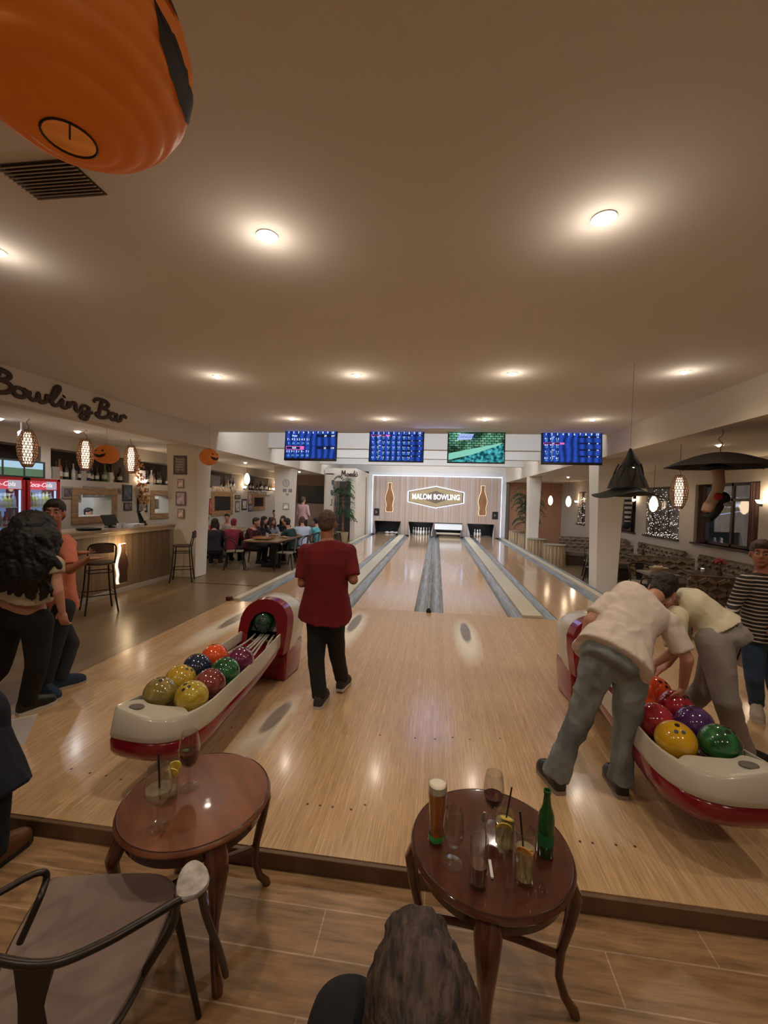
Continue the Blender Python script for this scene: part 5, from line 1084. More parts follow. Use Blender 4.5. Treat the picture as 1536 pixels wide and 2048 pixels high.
def fill(t, prof, m, name='drink'): return ob(name, MB().lathe([(0.0005, prof[0][1])] + prof + [(0.0005, prof[-1][1])], 32), m, t)
def straw(t, a, b, r=.003): return ob('straw', MB().cone(a, b, r, n=8), BLACK, t)
def slice_(t, c, r, nrm, m, nm='lemon_slice', th=.004):
    n_ = V(nrm).normalized(); o = ob(nm, MB().cone(V(c)-n_*th/2, V(c)+n_*th/2, r, n=24), m, t); return o
BG = [(.030, 0), (.031, .005), (.028, .03), (.028, .08), (.033, .15), (.038, .205), (.0365, .245)]
t = gl('tall beer glass with white foam at the left of the right table', 872, 1684, BG)
fill(t, [(.026, .014), (.026, .08), (.031, .15), (.0358, .205)], BEER); fill(t, [(.0355, .2055), (.0352, .232)], FOAM, 'foam_head')
ob('green_logo', MB().lathe([(.0288, .012), (.0292, .035)], 24, caps=False), mat('logo_green', (.05, .4, .08), .4), t)
def stemmed(lab, px, py, s=1, group='drinks on the right table', bowl=None, stem=.07):
    p = on(px, py, ZTAB); t = thing('stemmed_glass', lab, 'glass', (p.x, p.y, ZTAB+.003), 0, group); t.scale = (s,)*3
    b = bowl or [(.006, 0), (.022, .010), (.033, .035), (.037, .07), (.033, .105), (.028, .13)]; th = .0015
    inn = [(max(.0005, r-th), z_+.0015 if i == 0 else z_) for i, (r, z_) in enumerate(b)][::-1]
    ob('foot', MB().lathe([(0.0005, 0), (.032, 0), (.033, .002), (.012, .006), (.005, .012), (.0042, stem*.7), (.006, stem), (0.0005, stem)], 36), GLASS, t)
    ob('bowl', MB().lathe([(r, z_+stem) for r, z_ in [(0.0005, -.001)] + b + inn + [(0.0005, .003)]], 40), GLASS, t, angle=60); return t
stemmed('empty stemmed beer glass in front of the tall beer', 905, 1728, 1.12, stem=.055)
t = stemmed('stemmed glass of dark red wine at the back of the right table', 985, 1655, 1.15); fill(t, [(.008, .073), (.021, .082), (.031, .104), (.034, .118)], REDW)
TALL = [(.0285, 0), (.030, .003), (.031, .06), (.033, .165)]
t = gl('tall glass of cola with a spoon leaning in it, front of right table', 956, 1770, TALL); fill(t, [(.0265, .012), (.0285, .06), (.029, .075)], COLA)
sp_ = thing('long_spoon', 'long steel spoon standing in the cola glass', 'spoon', t.location+V((.012, 0, .012)), 0); ob('spoon', MB().tube([(0, 0, .0), (.008, .006, .06), (.012, .012, .15), (.006, .02, .20)], .0022, 6).ell((.006, .022, .215), (.013, .004, .02)), STEEL, sp_)
nap = on(975, 1740, ZTAB); setp(ob('sugar_stick', MB().box((0, 0, .004), (.010, .075, .006)), mat('paper_white', (.75, .72, .68), .6), loc=(nap.x+.012, nap.y, ZTAB+.002)), 'white sugar stick lying on the right table beside the cola', 'sugar stick')
TUM = [(.030, 0), (.0315, .003), (.033, .05), (.036, .125)]
t = gl('tumbler of lemonade with lemon slices and black straw', 1008, 1695, TUM, s=1.08); fill(t, [(.028, .012), (.0305, .05), (.033, .095)], LEMO); slice_(t, (-.005, -.022, .085), .028, (.1, 1, .35), LEMS); slice_(t, (.008, 0, .105), .026, (.2, .5, 1), LEMS); straw(t, (-.008, .0, .02), (.022, .012, .215))
t = gl('tall glass with orange slices and black straw, nearest the viewer', 1048, 1762, TALL, s=1.12); fill(t, [(.0265, .012), (.0285, .06), (.0300, .105)], LEMO); slice_(t, (-.008, -.016, .098), .026, (.4, 1, .2), ORNS, 'orange_slice'); slice_(t, (.012, -.008, .085), .024, (-.4, 1, .1), ORNS, 'orange_slice'); straw(t, (.004, -.004, .012), (-.018, .010, .215))
p = on(1090, 1708, ZTAB); t = thing('beer_bottle', 'empty green glass bottle on the right table', 'bottle', (p.x, p.y, ZTAB+.002)); ob('glass', MB().lathe([(.0005, 0), (.028, 0), (.0305, .004), (.0305, .135), (.027, .16), (.0155, .195), (.0125, .235), (.0145, .238), (.0145, .25), (.011, .25), (.010, .235), (.0125, .195), (.0245, .158), (.028, .132), (.028, .008), (.0005, .010)], 40), GREENG, t)
ob('paper_label', MB().lathe([(.0309, .045), (.0309, .09)], 32, caps=False), mat('green_label', (.015, .13, .04), .5), t)
# small upturned tumbler shine near the front edge
LB = 'drinks on the left table'
t = stemmed('large stemmed glass of white wine with black straw on the left table', 316, 1655, 1.25, LB, [(.006, 0), (.028, .012), (.040, .04), (.042, .07), (.037, .10), (.032, .125)], .075); fill(t, [(.008, .078), (.026, .09), (.0375, .115), (.0395, .128)], WWINE); straw(t, (.006, 0, .09), (-.008, .01, .235)); ob('ice', MB().box((.01, .01, .128), (.022, .022, .02), Matrix.Rotation(.5, 3, 'X')).box((-.015, -.005, .125), (.02, .022, .02), Matrix.Rotation(.8, 3, 'Y')), GLASS, t)
t = gl('tumbler with lemon slices on its rim on the left table', 338, 1592, TUM, group=LB, s=1.1); slice_(t, (.022, -.018, .105), .026, (-.3, 1, .3), LEMS); slice_(t, (.028, -.006, .128), .024, (-.5, 1, .2), LEMS); fill(t, [(.028, .012), (.0295, .03)], WWINE)
t = stemmed('stemmed glass of dark red drink at the back of the left table', 378, 1575, 1.25, LB, None, .075); fill(t, [(.008, .078), (.021, .087), (.031, .108), (.0345, .135)], REDW); ob('lime_wedge', MB().ell((-.012, -.005, .137), (.014, .01, .006)), mat('lime', (.06, .09, .02), .5), t)

# ================================================================== NEAR CHAIR
CH = mat('chair_brown_seat', (.17, .115, .09), .45, var=(6, .15), bump=(25, .15, .003)); CM = mat('chair_dark_metal', (.05, .042, .036), .35, .75)
t = thing('metal_armchair', 'brown and dark metal armchair in the lower left corner', 'chair', (-1.05, 1.22, ZF)); s0 = t.location
W3 = lambda px, py, z: on(px, py, z) - s0
zs = .37
seat = [on(18, 1895, zs), on(95, 1765, zs), on(140, 1752, zs), on(300, 1745, zs), on(342, 1762, zs), on(345, 1800, zs), on(300, 1905, zs), on(240, 2020, zs), on(160, 2100, zs), on(20, 2120, zs), on(-10, 2000, zs)]
sp = crs(seat, 4, True); cen = sum(sp, V())/len(sp)
ob('seat', MB().loft([[cen+(p-cen)*k+V((0, 0, dz)) for p in sp] for k, dz in ((.97, -.02), (1.0, -.018), (1.01, -.006), (.99, .0), (.95, -.002), (.5, -.010))]), CH, t, world=True, angle=60)
ob('seat_rim', MB().tube([cen+(p-cen)*1.005+V((0, 0, -.022)) for p in sp], .011, 8, True), CM, t, world=True)
zr = .60
rail = crs([on(-60, 1890, zr), on(0, 1920, zr), on(100, 1928, zr), on(200, 1890, zr), on(290, 1840, zr), on(355, 1802, zr-.005), on(400, 1783, zr-.01), on(418, 1760, zr-.01)], 5)
ob('back_rail', MB().tube(rail, .0125, 10), CM, t, world=True)
ob('arm_bar', MB().tube(crs([on(-60, 1815, zr-.02), on(0, 1785, zr-.02), on(60, 1752, zr-.02), on(88, 1745, zr-.03), on(92, 1760, zr-.06), on(78, 1800, .53), on(40, 1885, .41)], 5), .0105, 10), CM, t, world=True)
pad = [on(x, y, zr) for x, y in ((352, 1795), (356, 1755), (372, 1730), (392, 1722), (412, 1735), (419, 1760), (408, 1782), (380, 1798))]
pc = sum(pad, V())/8; ob('arm_pad', MB().loft([[pc+(p-pc)*k+V((0, 0, dz)) for p in crs(pad, 4, True)] for k, dz in ((.92, -.010), (1, -.006), (1, .002), (.94, .007))]), mat('pad_metal', (.40, .37, .33), .35, .6, var=(20, .3)), t, world=True)
ob('back_splat', MB().loft([[V(p)+V((0, dy, 0)) for p in (on(25, 1930, zr), on(105, 1935, zr))]+[V(p)+V((0, dy+.012, 0)) for p in (on(105, 1935, zr), on(25, 1930, zr))] for dy in (0,)] + [[on(35, 2010, .5), on(88, 2015, .5), on(88, 2008, .5), on(35, 2003, .5)], [on(35, 2110, .37), on(105, 2110, .37), on(105, 2102, .37), on(35, 2102, .37)]]), CM, t, world=True)
for nm, a, b, c_ in (('leg', on(352, 1770, .36), on(368, 1850, .12), (-.87, 1.48, ZF)), ('leg', on(398, 1790, .57), on(424, 1860, .30), on(448, 1975, ZF))): pass
p1 = on(345, 1790, .36); ob('leg', MB().tube([p1, on(398, 2035, ZF)], [.014, .010], 8), CM, t, world=True)
ob('leg', MB().tube(crs([on(402, 1783, zr-.01), on(412, 1830, .45), on(440, 1905, .2), on(452, 1950, ZF+.05)], 4), [.012]*13, 8), CM, t, world=True)
ob('leg', MB().tube(crs([on(352, 1806, zr-.01), on(345, 1850, .5), on(300, 1925, .38), on(250, 2010, .28), on(200, 2120, .1), on(180, 2200, ZF)], 4), .013, 8), CM, t, world=True)
ob('leg', MB().tube([on(95, 1765, .36), on(60, 1960, ZF)], [.014, .010], 8), CM, t, world=True)

# ================================================================== PEOPLE
def cloth(name, c, var_=.12, bump=(35, .35, .004), rough=.9, c2=None, s=6): return mat(name, c, rough, var=(s, var_), col2=c2, bump=bump, sheen=0)
def basis(fwd, up):
    u = V(up).normalized(); f = (V(fwd) - u*V(fwd).dot(u)).normalized(); s = f.cross(u); return Matrix((s, f, u)).transposed()
def sect(c, side, fwd, a, b, n=22, ex=2.4):
    out = []
    for k in range(n):
        t = 2*PI*k/n; ct, st = math.cos(t), math.sin(t)
        out.append(c + side*a*math.copysign(abs(ct)**(2/ex), ct) + fwd*b*math.copysign(abs(st)**(2/ex), st))
    return out
def torso_secs(J, prof, k=1.0, t0=0, t1=1, grow=0, flare=0):
    P, C, N = J['pelvis'], J['chest'], J['neck']; hs = (J['hiR']-J['hiL']).normalized(); ss = (J['shR']-J['shL']).normalized(); secs = []
    pts = [(t, a, b) for t, a, b in prof if t0-.001 <= t <= t1+.001]
    for t, a, b in pts:
        tt = t; c = P*(1-tt)**2 + (2*C - .5*P - .5*N)*2*tt*(1-tt) + N*tt**2 if 0 <= tt <= 1 else (P + (P-C).normalized()*(-tt)*.55 if tt < 0 else N)
        e = .03; f = lambda q: P*(1-q)**2 + (2*C-.5*P-.5*N)*2*q*(1-q) + N*q**2
        ax = (f(min(1, max(0, tt)+e)) - f(max(0, min(1, tt)-e))).normalized(); side = (hs*(1-tt)+ss*tt) if 0 <= tt <= 1 else (hs if tt < 0 else ss)
        side = (side - ax*side.dot(ax)).normalized(); fw = side.cross(ax)*-1
        fl = flare*max(0, (.3-tt))
        secs.append(sect(c, side, fw, (a+grow+fl)*k, (b+grow+fl)*k))
    return secs
MALE = [(-.22, .155, .11), (-.1, .168, .12), (0, .170, .118), (.2, .158, .11), (.4, .158, .112), (.6, .172, .122), (.78, .18, .118), (.88, .165, .10), (.95, .12, .085), (1.0, .068, .062)]
FEM = [(-.22, .165, .125), (-.1, .185, .135), (0, .178, .125), (.2, .145, .10), (.4, .140, .10), (.6, .155, .118), (.78, .158, .105), (.88, .145, .085), (.95, .10, .072), (1.0, .056, .052)]
def limb(mb, a, b, r0, r1, n=14):
    mb.cone(a, b, r0, r1, n); mb.ell(a, r0*.99, None, 14, 8); mb.ell(b, r1*.99, None, 14, 8); return mb
def hand(mb, w_, d, nrm, s=1.0, curl=.5, left=False):
    """palm, four unequal bent fingers and a side thumb; d = pointing direction, nrm = palm side"""
    d = V(d).normalized(); n = (V(nrm) - d*V(nrm).dot(d)).normalized(); sd = d.cross(n)*(1 if left else -1); R = Matrix((sd, d, n)).transposed()
    c = w_ + d*.045*s; mb.ell(c, (.040*s, .052*s, .017*s), R, 14, 10); mb.ell(c+sd*.018*s+n*.004-d*.01*s, (.018*s, .034*s, .018*s), R, 10, 8)
    for i, (off, L_) in enumerate(((.029, .070), (.010, .078), (-.010, .073), (-.028, .056))):
        base = w_ + d*.082*s + sd*off*s; a1 = curl*.7; a2 = curl*1.5; sp = sd*off*1.5
        d1 = (d*math.cos(a1)+n*math.sin(a1)+sp).normalized(); d2 = (d*math.cos(a2)+n*math.sin(a2)+sp).normalized(); p1 = base+d1*L_*.52*s; p2 = p1+d2*L_*.5*s
        limb(mb, base-d*.025*s, p1, .0098*s, .0088*s, 8); limb(mb, p1, p2, .0088*s, .0072*s, 8)
    tb = w_+d*.025*s+sd*.030*s; td = (d*.6+sd*.75+n*.35).normalized(); p1 = tb+td*.038*s; limb(mb, tb-td*.01, p1, .0125*s, .0105*s, 8); limb(mb, p1, p1+(td*.8+d*.4+n*.2).normalized()*.03*s, .0102*s, .0082*s, 8)
def headmesh(mb, c, R, s=1.0):
    q = lambda x, y, z: c + R @ V((x*s, y*s, z*s))
    mb.ell(q(0, -.012, .025), (.076*s, .094*s, .092*s), R, 20, 14); mb.ell(q(0, .022, -.035), (.060*s, .070*s, .078*s), R, 18, 12); mb.ell(q(0, .055, -.088), (.030*s, .026*s, .024*s), R, 12, 8)
    mb.loft([[q(-.010, .085, .020), q(.010, .085, .020), q(.006, .088, .03), q(-.006, .088, .03)], [q(-.019, .080, -.035), q(.019, .080, -.035), q(.010, .118, -.024), q(-.010, .118, -.024)]])
    mb.ell(q(0, .076, .038), (.05*s, .016*s, .010*s), R, 12, 8)
    for e in (-1, 1): mb.ell(q(e*.078, .0, -.012), (.010*s, .022*s, .032*s), R, 10, 8); mb.ell(q(e*.034, .060, -.022), (.022*s, .022*s, .022*s), R, 10, 8)
def face_parts(t, c, R, s=1.0, brow=None, smile=False, beard=None):
    q = lambda x, y, z: c + R @ V((x*s, y*s, z*s))
    for e in (-1, 1):
        ob('eye', MB().ell(q(e*.031, .080, .010), (.0125*s, .010*s, .0085*s), R, 12, 8), EYE, t, world=True)
        ob('iris', MB().ell(q(e*.031, .0885, .009), (.0055*s, .003*s, .0058*s), R, 10, 6), IRIS, t, world=True)
        if brow: ob('eyebrow', MB().tube([q(e*.014, .097, .033), q(e*.031, .097, .039), q(e*.05, .085, .032)], [.003*s, .005*s, .002*s], 6), brow, t, world=True)
    ob('mouth', MB().tube([q(-.024, .083, -.056+.004*smile), q(-.008, .093, -.060), (q(.008, .093, -.060)), q(.024, .083, -.056+.004*smile)], [.002*s, .005*s, .005*s, .002*s], 6), LIPM, t, world=True)
def hairmesh(c, R, s=1.0, style='short', vox=.009):
    q = lambda x, y, z: c + R @ V((x*s, y*s, z*s)); mb = MB()
    if style == 'crop': mb.ell(q(0, -.020, .040), (.0795*s, .092*s, .085*s), R, 20, 14); mb.ell(q(0, -.045, -.005), (.072*s, .062*s, .075*s), R, 16, 10)
    elif style == 'short': mb.ell(q(0, -.020, .045), (.084*s, .102*s, .088*s), R, 20, 14); mb.ell(q(0, -.05, -.01), (.075*s, .062*s, .08*s), R, 16, 10); mb.ell(q(0, .055, .085), (.055*s, .035*s, .03*s), R, 12, 8)
    elif style == 'long':
        mb.ell(q(0, -.018, .045), (.090*s, .104*s, .092*s), R, 20, 14)
        for e in (-1, 1): mb.tube(crs([q(e*.06, .0, .05), q(e*.085, .0, -.05), q(e*.085, -.01, -.16), q(e*.07, .0, -.26)], 4), [.03*s]*13, 10)
        mb.ell(q(0, -.07, -.10), (.095*s, .05*s, .17*s), R, 16, 10)
    elif style == 'curly':
        r = random.Random(5); mb.ell(q(0, -.03, .030), (.125*s, .130*s, .115*s), R, 20, 14); mb.ell(q(0, -.10, -.10), (.185*s, .10*s, .16*s), R, 20, 14); mb.ell(q(0, -.12, -.25), (.19*s, .085*s, .15*s), R, 20, 14)
        for e_ in (-1, 1): mb.ell(q(e_*.11, -.03, -.08), (.075*s, .09*s, .14*s), R, 16, 10)
        for k in range(60):
            a = r.uniform(-1.05, 1.05); z = r.uniform(-.34, -.1); x0 = .17*a; mb.tube(crs([q(x0, -.15, z+.1), q(x0*1.12+r.gauss(0, .02), -.17+.06*abs(a)+r.gauss(0, .01), z), q(x0*1.2+r.gauss(0, .025), -.14+.06*abs(a), z-.09), q(x0*1.2+r.gauss(0, .03), -.12+.06*abs(a), z-.15)], 4), [.026*s]*6+[.022*s]*4+[.015*s, .011*s, .007*s], 7)
    out = skinmesh(mb, vox, 2)
    for v_ in out.vertices: p = v_.co; a = .0035 if style in ('crop',) else .006 if style == 'short' else .008; v_.co = p + v_.normal*(a*noise.noise(V((p.x, p.y, p.z))*(60 if style != 'curly' else 45)) + (.016*noise.noise(V((p.x*16, p.y*16, p.z*11))) if style == 'curly' else 0))
    return out
def foot_mb(mb, an, toe, s=1.0, floor=0, lift=0):
    d = V((toe.x-an.x, toe.y-an.y, 0)).normalized(); sd = V((-d.y, d.x, 0)); L_ = .27*s; heel = V((an.x, an.y, 0)) - d*.07*s; secs = []
    for u, wd, h in ((0, .028, .07), (.06, .038, .10), (.25, .041, .115), (.45, .044, .10), (.7, .052, .078), (.88, .047, .062), (.97, .032, .046), (1.0, .015, .03)):
        p = heel + d*L_*u; z0 = floor + lift*(1-u)**1.3; secs.append([p + sd*x*wd*s + V((0, 0, z0+z*h*s)) for x, z in ((-1, .0), (-1, .35), (-.85, .7), (-.45, 1), (.45, 1), (.85, .7), (1, .35), (1, .0), (.5, 0), (-.5, 0))])
    mb.loft(secs); return heel, d, sd
def person(lab, J, skin=None, shirt=None, pants=None, shoes=None, hair=None, style='short', face=(0, 1, 0), tilt=(0, 0, 1), prof=MALE, sleeve=.8, hem=-.08, vox=.0075, k=1.0, hs=1.0, floor=0, pw=1.0, hands=True, sole=None, longs=False, neckr=.056, brow=None, facep=True, wr=.006, extra=None, armk=1.0, lift=(0, 0), curl=(.5, .5), hdir=None, cuff=None, pgrow=0.012, name='person', swr=None, group=None, shirt_t1=.93, beard=None, sflare=.05):
    skin = skin or PINK_SKIN; c0 = (J['anL']+J['anR'])/2; t = thing(name, lab, 'person', (c0.x, c0.y, floor), 0, group)
    R = basis(face, tilt); b = MB(); hsc = 1.14 if style == 'curly' else 1
    headmesh(b, J['head'], R, hs); limb(b, J['neck']-(J['neck']-J['chest']).normalized()*.02, J['head']+R @ V((0, -.018, -.03)), neckr*k, .052*k)
    b.loft(torso_secs(J, prof, k*.93))
    for s_ in 'LR':
        limb(b, J['sh'+s_], J['el'+s_], .050*k*armk, .038*k*armk); limb(b, J['el'+s_], J['wr'+s_], .040*k*armk, .026*k*armk)
        d = (J['wr'+s_]-J['el'+s_]).normalized(); hd = V((hdir or {}).get(s_, d)); 
        if hands: hand(b, J['wr'+s_], hd, (hdir or {}).get('n'+s_, V((0, 0, -1)) if abs(d.z) < .7 else R @ V((0, 1, 0))), 1.0*k, curl[0 if s_ == 'L' else 1], s_ == 'L')
        else: b.ell(J['wr'+s_]+d*.05, .035)
        limb(b, J['hi'+s_], J['kn'+s_], .078*k, .052*k); limb(b, J['kn'+s_], J['an'+s_], .054*k, .036*k); limb(b, (J['kn'+s_]*.7+J['an'+s_]*.3), J['an'+s_]*.8+J['kn'+s_]*.2, .056*k, .040*k)
        foot_mb(b, J['an'+s_], J['toe'+s_], .86, floor+.012, lift[0 if s_ == 'L' else 1])
    ob('body', skinmesh(b, vox, 5), skin, t, loc=-t.location)
    if shirt:
        q = MB(); grow = .016 if not longs else .014; q.loft(torso_secs(J, [(hem, None, None)] and [(u, a, b_) for u, a, b_ in ([(hem, prof[1][1], prof[1][2])] + [x for x in prof if x[0] > hem+.03 and x[0] < shirt_t1-.01] + [(shirt_t1, prof[-2][1]*1.05, prof[-2][2]*1.05)])], k, -1, 2, grow, sflare))
        for s_ in 'LR':
            sh, el, wr_ = J['sh'+s_], J['el'+s_], J['wr'+s_]; q.ell(sh, .072*k); inn = sh*.72+J['neck']*.22+J['chest']*.06; limb(q, inn, sh, .066*k, .068*k)
            if longs: limb(q, sh, el, .064*k, .052*k); q.cone(el, el+(wr_-el)*.95, .052*k, .038*k, 16)
            else: e = sh+(el-sh)*sleeve; q.cone(sh, e, .068*k, .066*k, 18)
        ob('shirt', skinmesh(q, max(.009, vox), 4, swr if swr is not None else wr, 8), shirt, t, loc=-t.location)
    if pants:
        q = MB(); q.loft(torso_secs(J, [(-.2, prof[0][1]*.9, prof[0][2]), (-.1, prof[1][1], prof[1][2]), (0, prof[2][1], prof[2][2]*.97), (.06, prof[3][1]*.98, prof[3][2]*.98)], k, -1, 2, pgrow-.004))
        for s_ in 'LR':
            hi, kn, an = J['hi'+s_], J['kn'+s_], J['an'+s_]; limb(q, hi, kn, (.090+pgrow*.5)*k*pw, (.062+pgrow*.5)*k*pw); r1 = (cuff or .056)*k*pw; e = an+(an-kn).normalized()*.02
            limb(q, kn, kn*.55+an*.45, (.063+pgrow*.5)*k*pw, (.060+pgrow*.3)*k*pw); q.cone(kn*.55+an*.45, e, (.060+pgrow*.3)*k*pw, r1, 16)
        ob('trousers', skinmesh(q, max(.009, vox), 4, wr, 7), pants, t, loc=-t.location)
    if shoes:
        for i, s_ in enumerate('LR'):
            q = MB(); heel, d, sd = foot_mb(q, J['an'+s_], J['toe'+s_], 1.06, floor+.022, lift[i]); q.cone(V((J['an'+s_].x, J['an'+s_].y, floor+.07+lift[i]*.8)), V((J['an'+s_].x, J['an'+s_].y, floor+.13+lift[i]*.8)), .048, .046, 14)
            o = ob('shoe', skinmesh(q, .008, 3), shoes, t, loc=-t.location)
            so = MB(); secs = []
            for u, wd in ((0, .028), (.08, .038), (.3, .040), (.6, .046), (.82, .05), (.95, .036), (1.0, .016)):
                p = heel + d*.287*u; z0 = floor+.001+lift[i]*(1-u)**1.3; secs.append([p+sd*x*wd*1.08+V((0, 0, z0+z)) for x, z in ((-1, .0), (-1, .026), (1, .026), (1, 0))])
            ob('sole', MB().loft(secs), sole or mat('sole', (.5, .48, .44), .6), o, smooth=False)
            la = MB()
            for z in range(4): p = heel+d*(.10+.028*z)+V((0, 0, floor+.118-.012*z+lift[i]*.6)); la.cone(p-sd*.022, p+sd*.022, .0035, n=5)
            ob('laces', la, sole or mat('lace', (.5, .48, .44), .7), o)
    if hair: ob('hair', hairmesh(J['head'], R, hs*hsc, style, max(.008, vox)), hair, t, loc=-t.location)
    if facep: face_parts(t, J['head'], R, hs, brow)
    return t
HBR = mat('hair_dark', (.018, .011, .008), .6, bump=(140, .9, .004), var=(40, .5), stretch=(1, 1, .3)); HGR = mat('hair_greying', (.10, .06, .04), .7, bump=(140, .9, .004), var=(50, .4)); HBK = mat('hair_black', (.008, .006, .006), .55, bump=(140, .9, .004), var=(40, .4)); HMID = mat('hair_brown', (.06, .03, .018), .6, bump=(140, .9, .004), var=(40, .4))
W = at
# --- man in red, back to the viewer
J = dict(head=W(655, 1046, 3.68), neck=W(654, 1084, 3.66), chest=W(654, 1140, 3.60), pelvis=W(651, 1212, 3.66), shL=W(613, 1104, 3.66), shR=W(696, 1104, 3.66), elL=W(604, 1166, 3.60), elR=W(707, 1160, 3.58), wrL=W(640, 1150, 3.83), wrR=W(686, 1140, 3.84),
 hiL=W(635, 1232, 3.66), hiR=W(668, 1232, 3.66), knL=W(632, 1322, 3.62), knR=W(674, 1308, 3.74), anL=V((-.985, 3.60, .10)), anR=V((-.86, 3.93, .13)), toeL=V((-.985, 4.6, 0)), toeR=V((-.78, 4.8, 0)))
person('man in a dark red T-shirt and black jeans standing with his back to the viewer', J, SKIN2, cloth('dark_red_cotton', (.155, .009, .010)), cloth('black_denim', (.012, .011, .012)), cloth('shoe_dark', (.04, .035, .035)), HGR, 'crop', (.05, 1, -.12), hem=-.16, sleeve=.85, k=1.06, wr=.004, lift=(0, .02), sole=mat('sole_pale', (.48, .45, .40), .6), hdir={'L': V((.8, .4, .1)), 'R': V((-.8, .4, .1))}, cuff=.062, sflare=.10)
t = bpy.data.objects['person']; 
setp(ob('necklace', MB().tube([J['neck']+V((.062*math.cos(a), .058*math.sin(a)-.005, -.012-.01*math.sin(a))) for a in [2*PI*i/20 for i in range(20)]], .003, 6, True), STEEL, t, world=True))
# --- bending man in white T-shirt
DEN = cloth('washed_denim', (.11, .125, .13), .25, c2=(.26, .29, .29), s=4)
a1 = on(1110, 1588, 0); a2 = on(1246, 1598, 0)
J = dict(head=W(1325, 1180, 3.26), neck=W(1296, 1200, 3.12), chest=W(1262, 1236, 3.00), pelvis=W(1226, 1308, 2.80), shL=W(1222, 1206, 3.04), shR=W(1336, 1246, 3.00), elL=W(1180, 1240, 2.93), elR=W(1374, 1318, 2.93), wrL=W(1166, 1286, 2.98), wrR=W(1366, 1374, 3.00),
 hiL=W(1196, 1330, 2.80), hiR=W(1263, 1342, 2.80), knL=W(1160, 1434, 2.84), knR=W(1252, 1452, 2.83), anL=V((a1.x+.02, a1.y+.06, .10)), anR=V((a2.x-.0, a2.y+.06, .10)), toeL=V((a1.x-.2, a1.y+1, 0)), toeR=V((a2.x+.05, a2.y+1, 0)))
person('man in a white T-shirt and washed jeans bending over the right ball return', J, PINK_SKIN, cloth('white_cotton', (.64, .55, .48), .05, bump=(14, .5, .01)), DEN, BLACK, HBR, 'short', (.45, .8, -.5), (.5, .3, .75), hem=-.10, sleeve=.78, pw=1.04, wr=.013, swr=.008, hdir={'R': V((-.15, .15, -1)), 'nR': V((-.4, .5, 0)), 'L': V((.1, .3, -1))}, curl=(.6, 1.0), sole=mat('sole_grey', (.25, .2, .17), .7), cuff=.074, sflare=.12, k=1.0, facep=True, brow=HBR)
# --- second bending player, cream top and grey sweatpants
f1 = on(1400, 1490, 0); f2 = on(1496, 1535, 0)
J = dict(head=W(1312, 1226, 3.42), neck=W(1346, 1212, 3.34), chest=W(1394, 1218, 3.30), pelvis=W(1438, 1262, 3.24), shL=W(1352, 1238, 3.18), shR=W(1356, 1214, 3.50), elL=W(1350, 1302, 3.12), elR=W(1362, 1290, 3.5), wrL=W(1313, 1326, 3.12), wrR=W(1335, 1330, 3.42),
 hiL=W(1428, 1284, 3.13), hiR=W(1444, 1280, 3.34), knL=W(1452, 1398, 3.06), knR=W(1410, 1378, 3.36), anL=V((f2.x-.02, f2.y+.05, .10)), anR=V((f1.x, f1.y+.3, .10)), toeL=V((f2.x+1, f2.y-.15, 0)), toeR=V((f1.x-1, f1.y+.1, 0)))
person('player in a cream top and grey sweatpants bending behind the man in white', J, PINK_SKIN, cloth('cream_cotton', (.66, .60, .42), .05), cloth('grey_sweat', (.27, .24, .22), .12), BLACK, HMID, 'short', (-.8, -.1, -.6), (-.75, 0, .66), FEM, hem=.05, sleeve=.9, pw=1.12, wr=.006, hdir={'L': V((-.8, 0, -.4)), 'R': V((-.7, 0, -.5))}, cuff=.075, armk=.9, brow=HMID)
# --- striped woman at the right edge
def stripes_mat():
    m = mat('striped_knit', (.02, .02, .022), .9); N, L, b = nodes(m); tc = N.new('ShaderNodeTexCoord'); w_ = N.new('ShaderNodeTexWave'); w_.bands_direction = 'Z'; w_.inputs['Scale'].default_value = 9.5; w_.inputs['Distortion'].default_value = .6; w_.inputs['Detail'].default_value = 1
    L.new(tc.outputs['Object'], w_.inputs['Vector']); r = N.new('ShaderNodeValToRGB'); r.color_ramp.elements[0].position = .70; r.color_ramp.elements[1].position = .80; r.color_ramp.elements[0].color = (.02, .018, .02, 1); r.color_ramp.elements[1].color = (.50, .44, .36, 1)
    L.new(w_.outputs['Fac'], r.inputs[0]); L.new(r.outputs[0], b.inputs['Base Color']); return m
g1 = on(1512, 1428, 0)
J = dict(head=W(1523, 1108, 4.12), neck=W(1526, 1146, 4.14), chest=W(1524, 1192, 4.12), pelvis=W(1524, 1262, 4.14), shL=W(1492, 1164, 4.08), shR=W(1566, 1166, 4.2), elL=W(1466, 1214, 4.10), elR=W(1592, 1230, 4.1), wrL=W(1464, 1236, 3.92), wrR=W(1560, 1250, 3.95),
 hiL=W(1508, 1280, 4.10), hiR=W(1543, 1280, 4.18), knL=W(1508, 1352, 4.06), knR=W(1548, 1352, 4.1), anL=V((g1.x, g1.y, .10)), anR=V((g1.x+.22, g1.y+.05, .10)), toeL=V((g1.x-.6, g1.y-1, 0)), toeR=V((g1.x-.3, g1.y-.9, 0)))
person('woman in a black and white striped top and blue jeans at the right edge', J, SKIN2, stripes_mat(), cloth('blue_denim', (.03, .06, .11), .2), mat('pale_shoe', (.45, .38, .32), .6), HMID, 'short', (-.55, -.8, -.3), (0, 0, 1), FEM, longs=True, hem=-.08, brow=HMID, wr=.004)
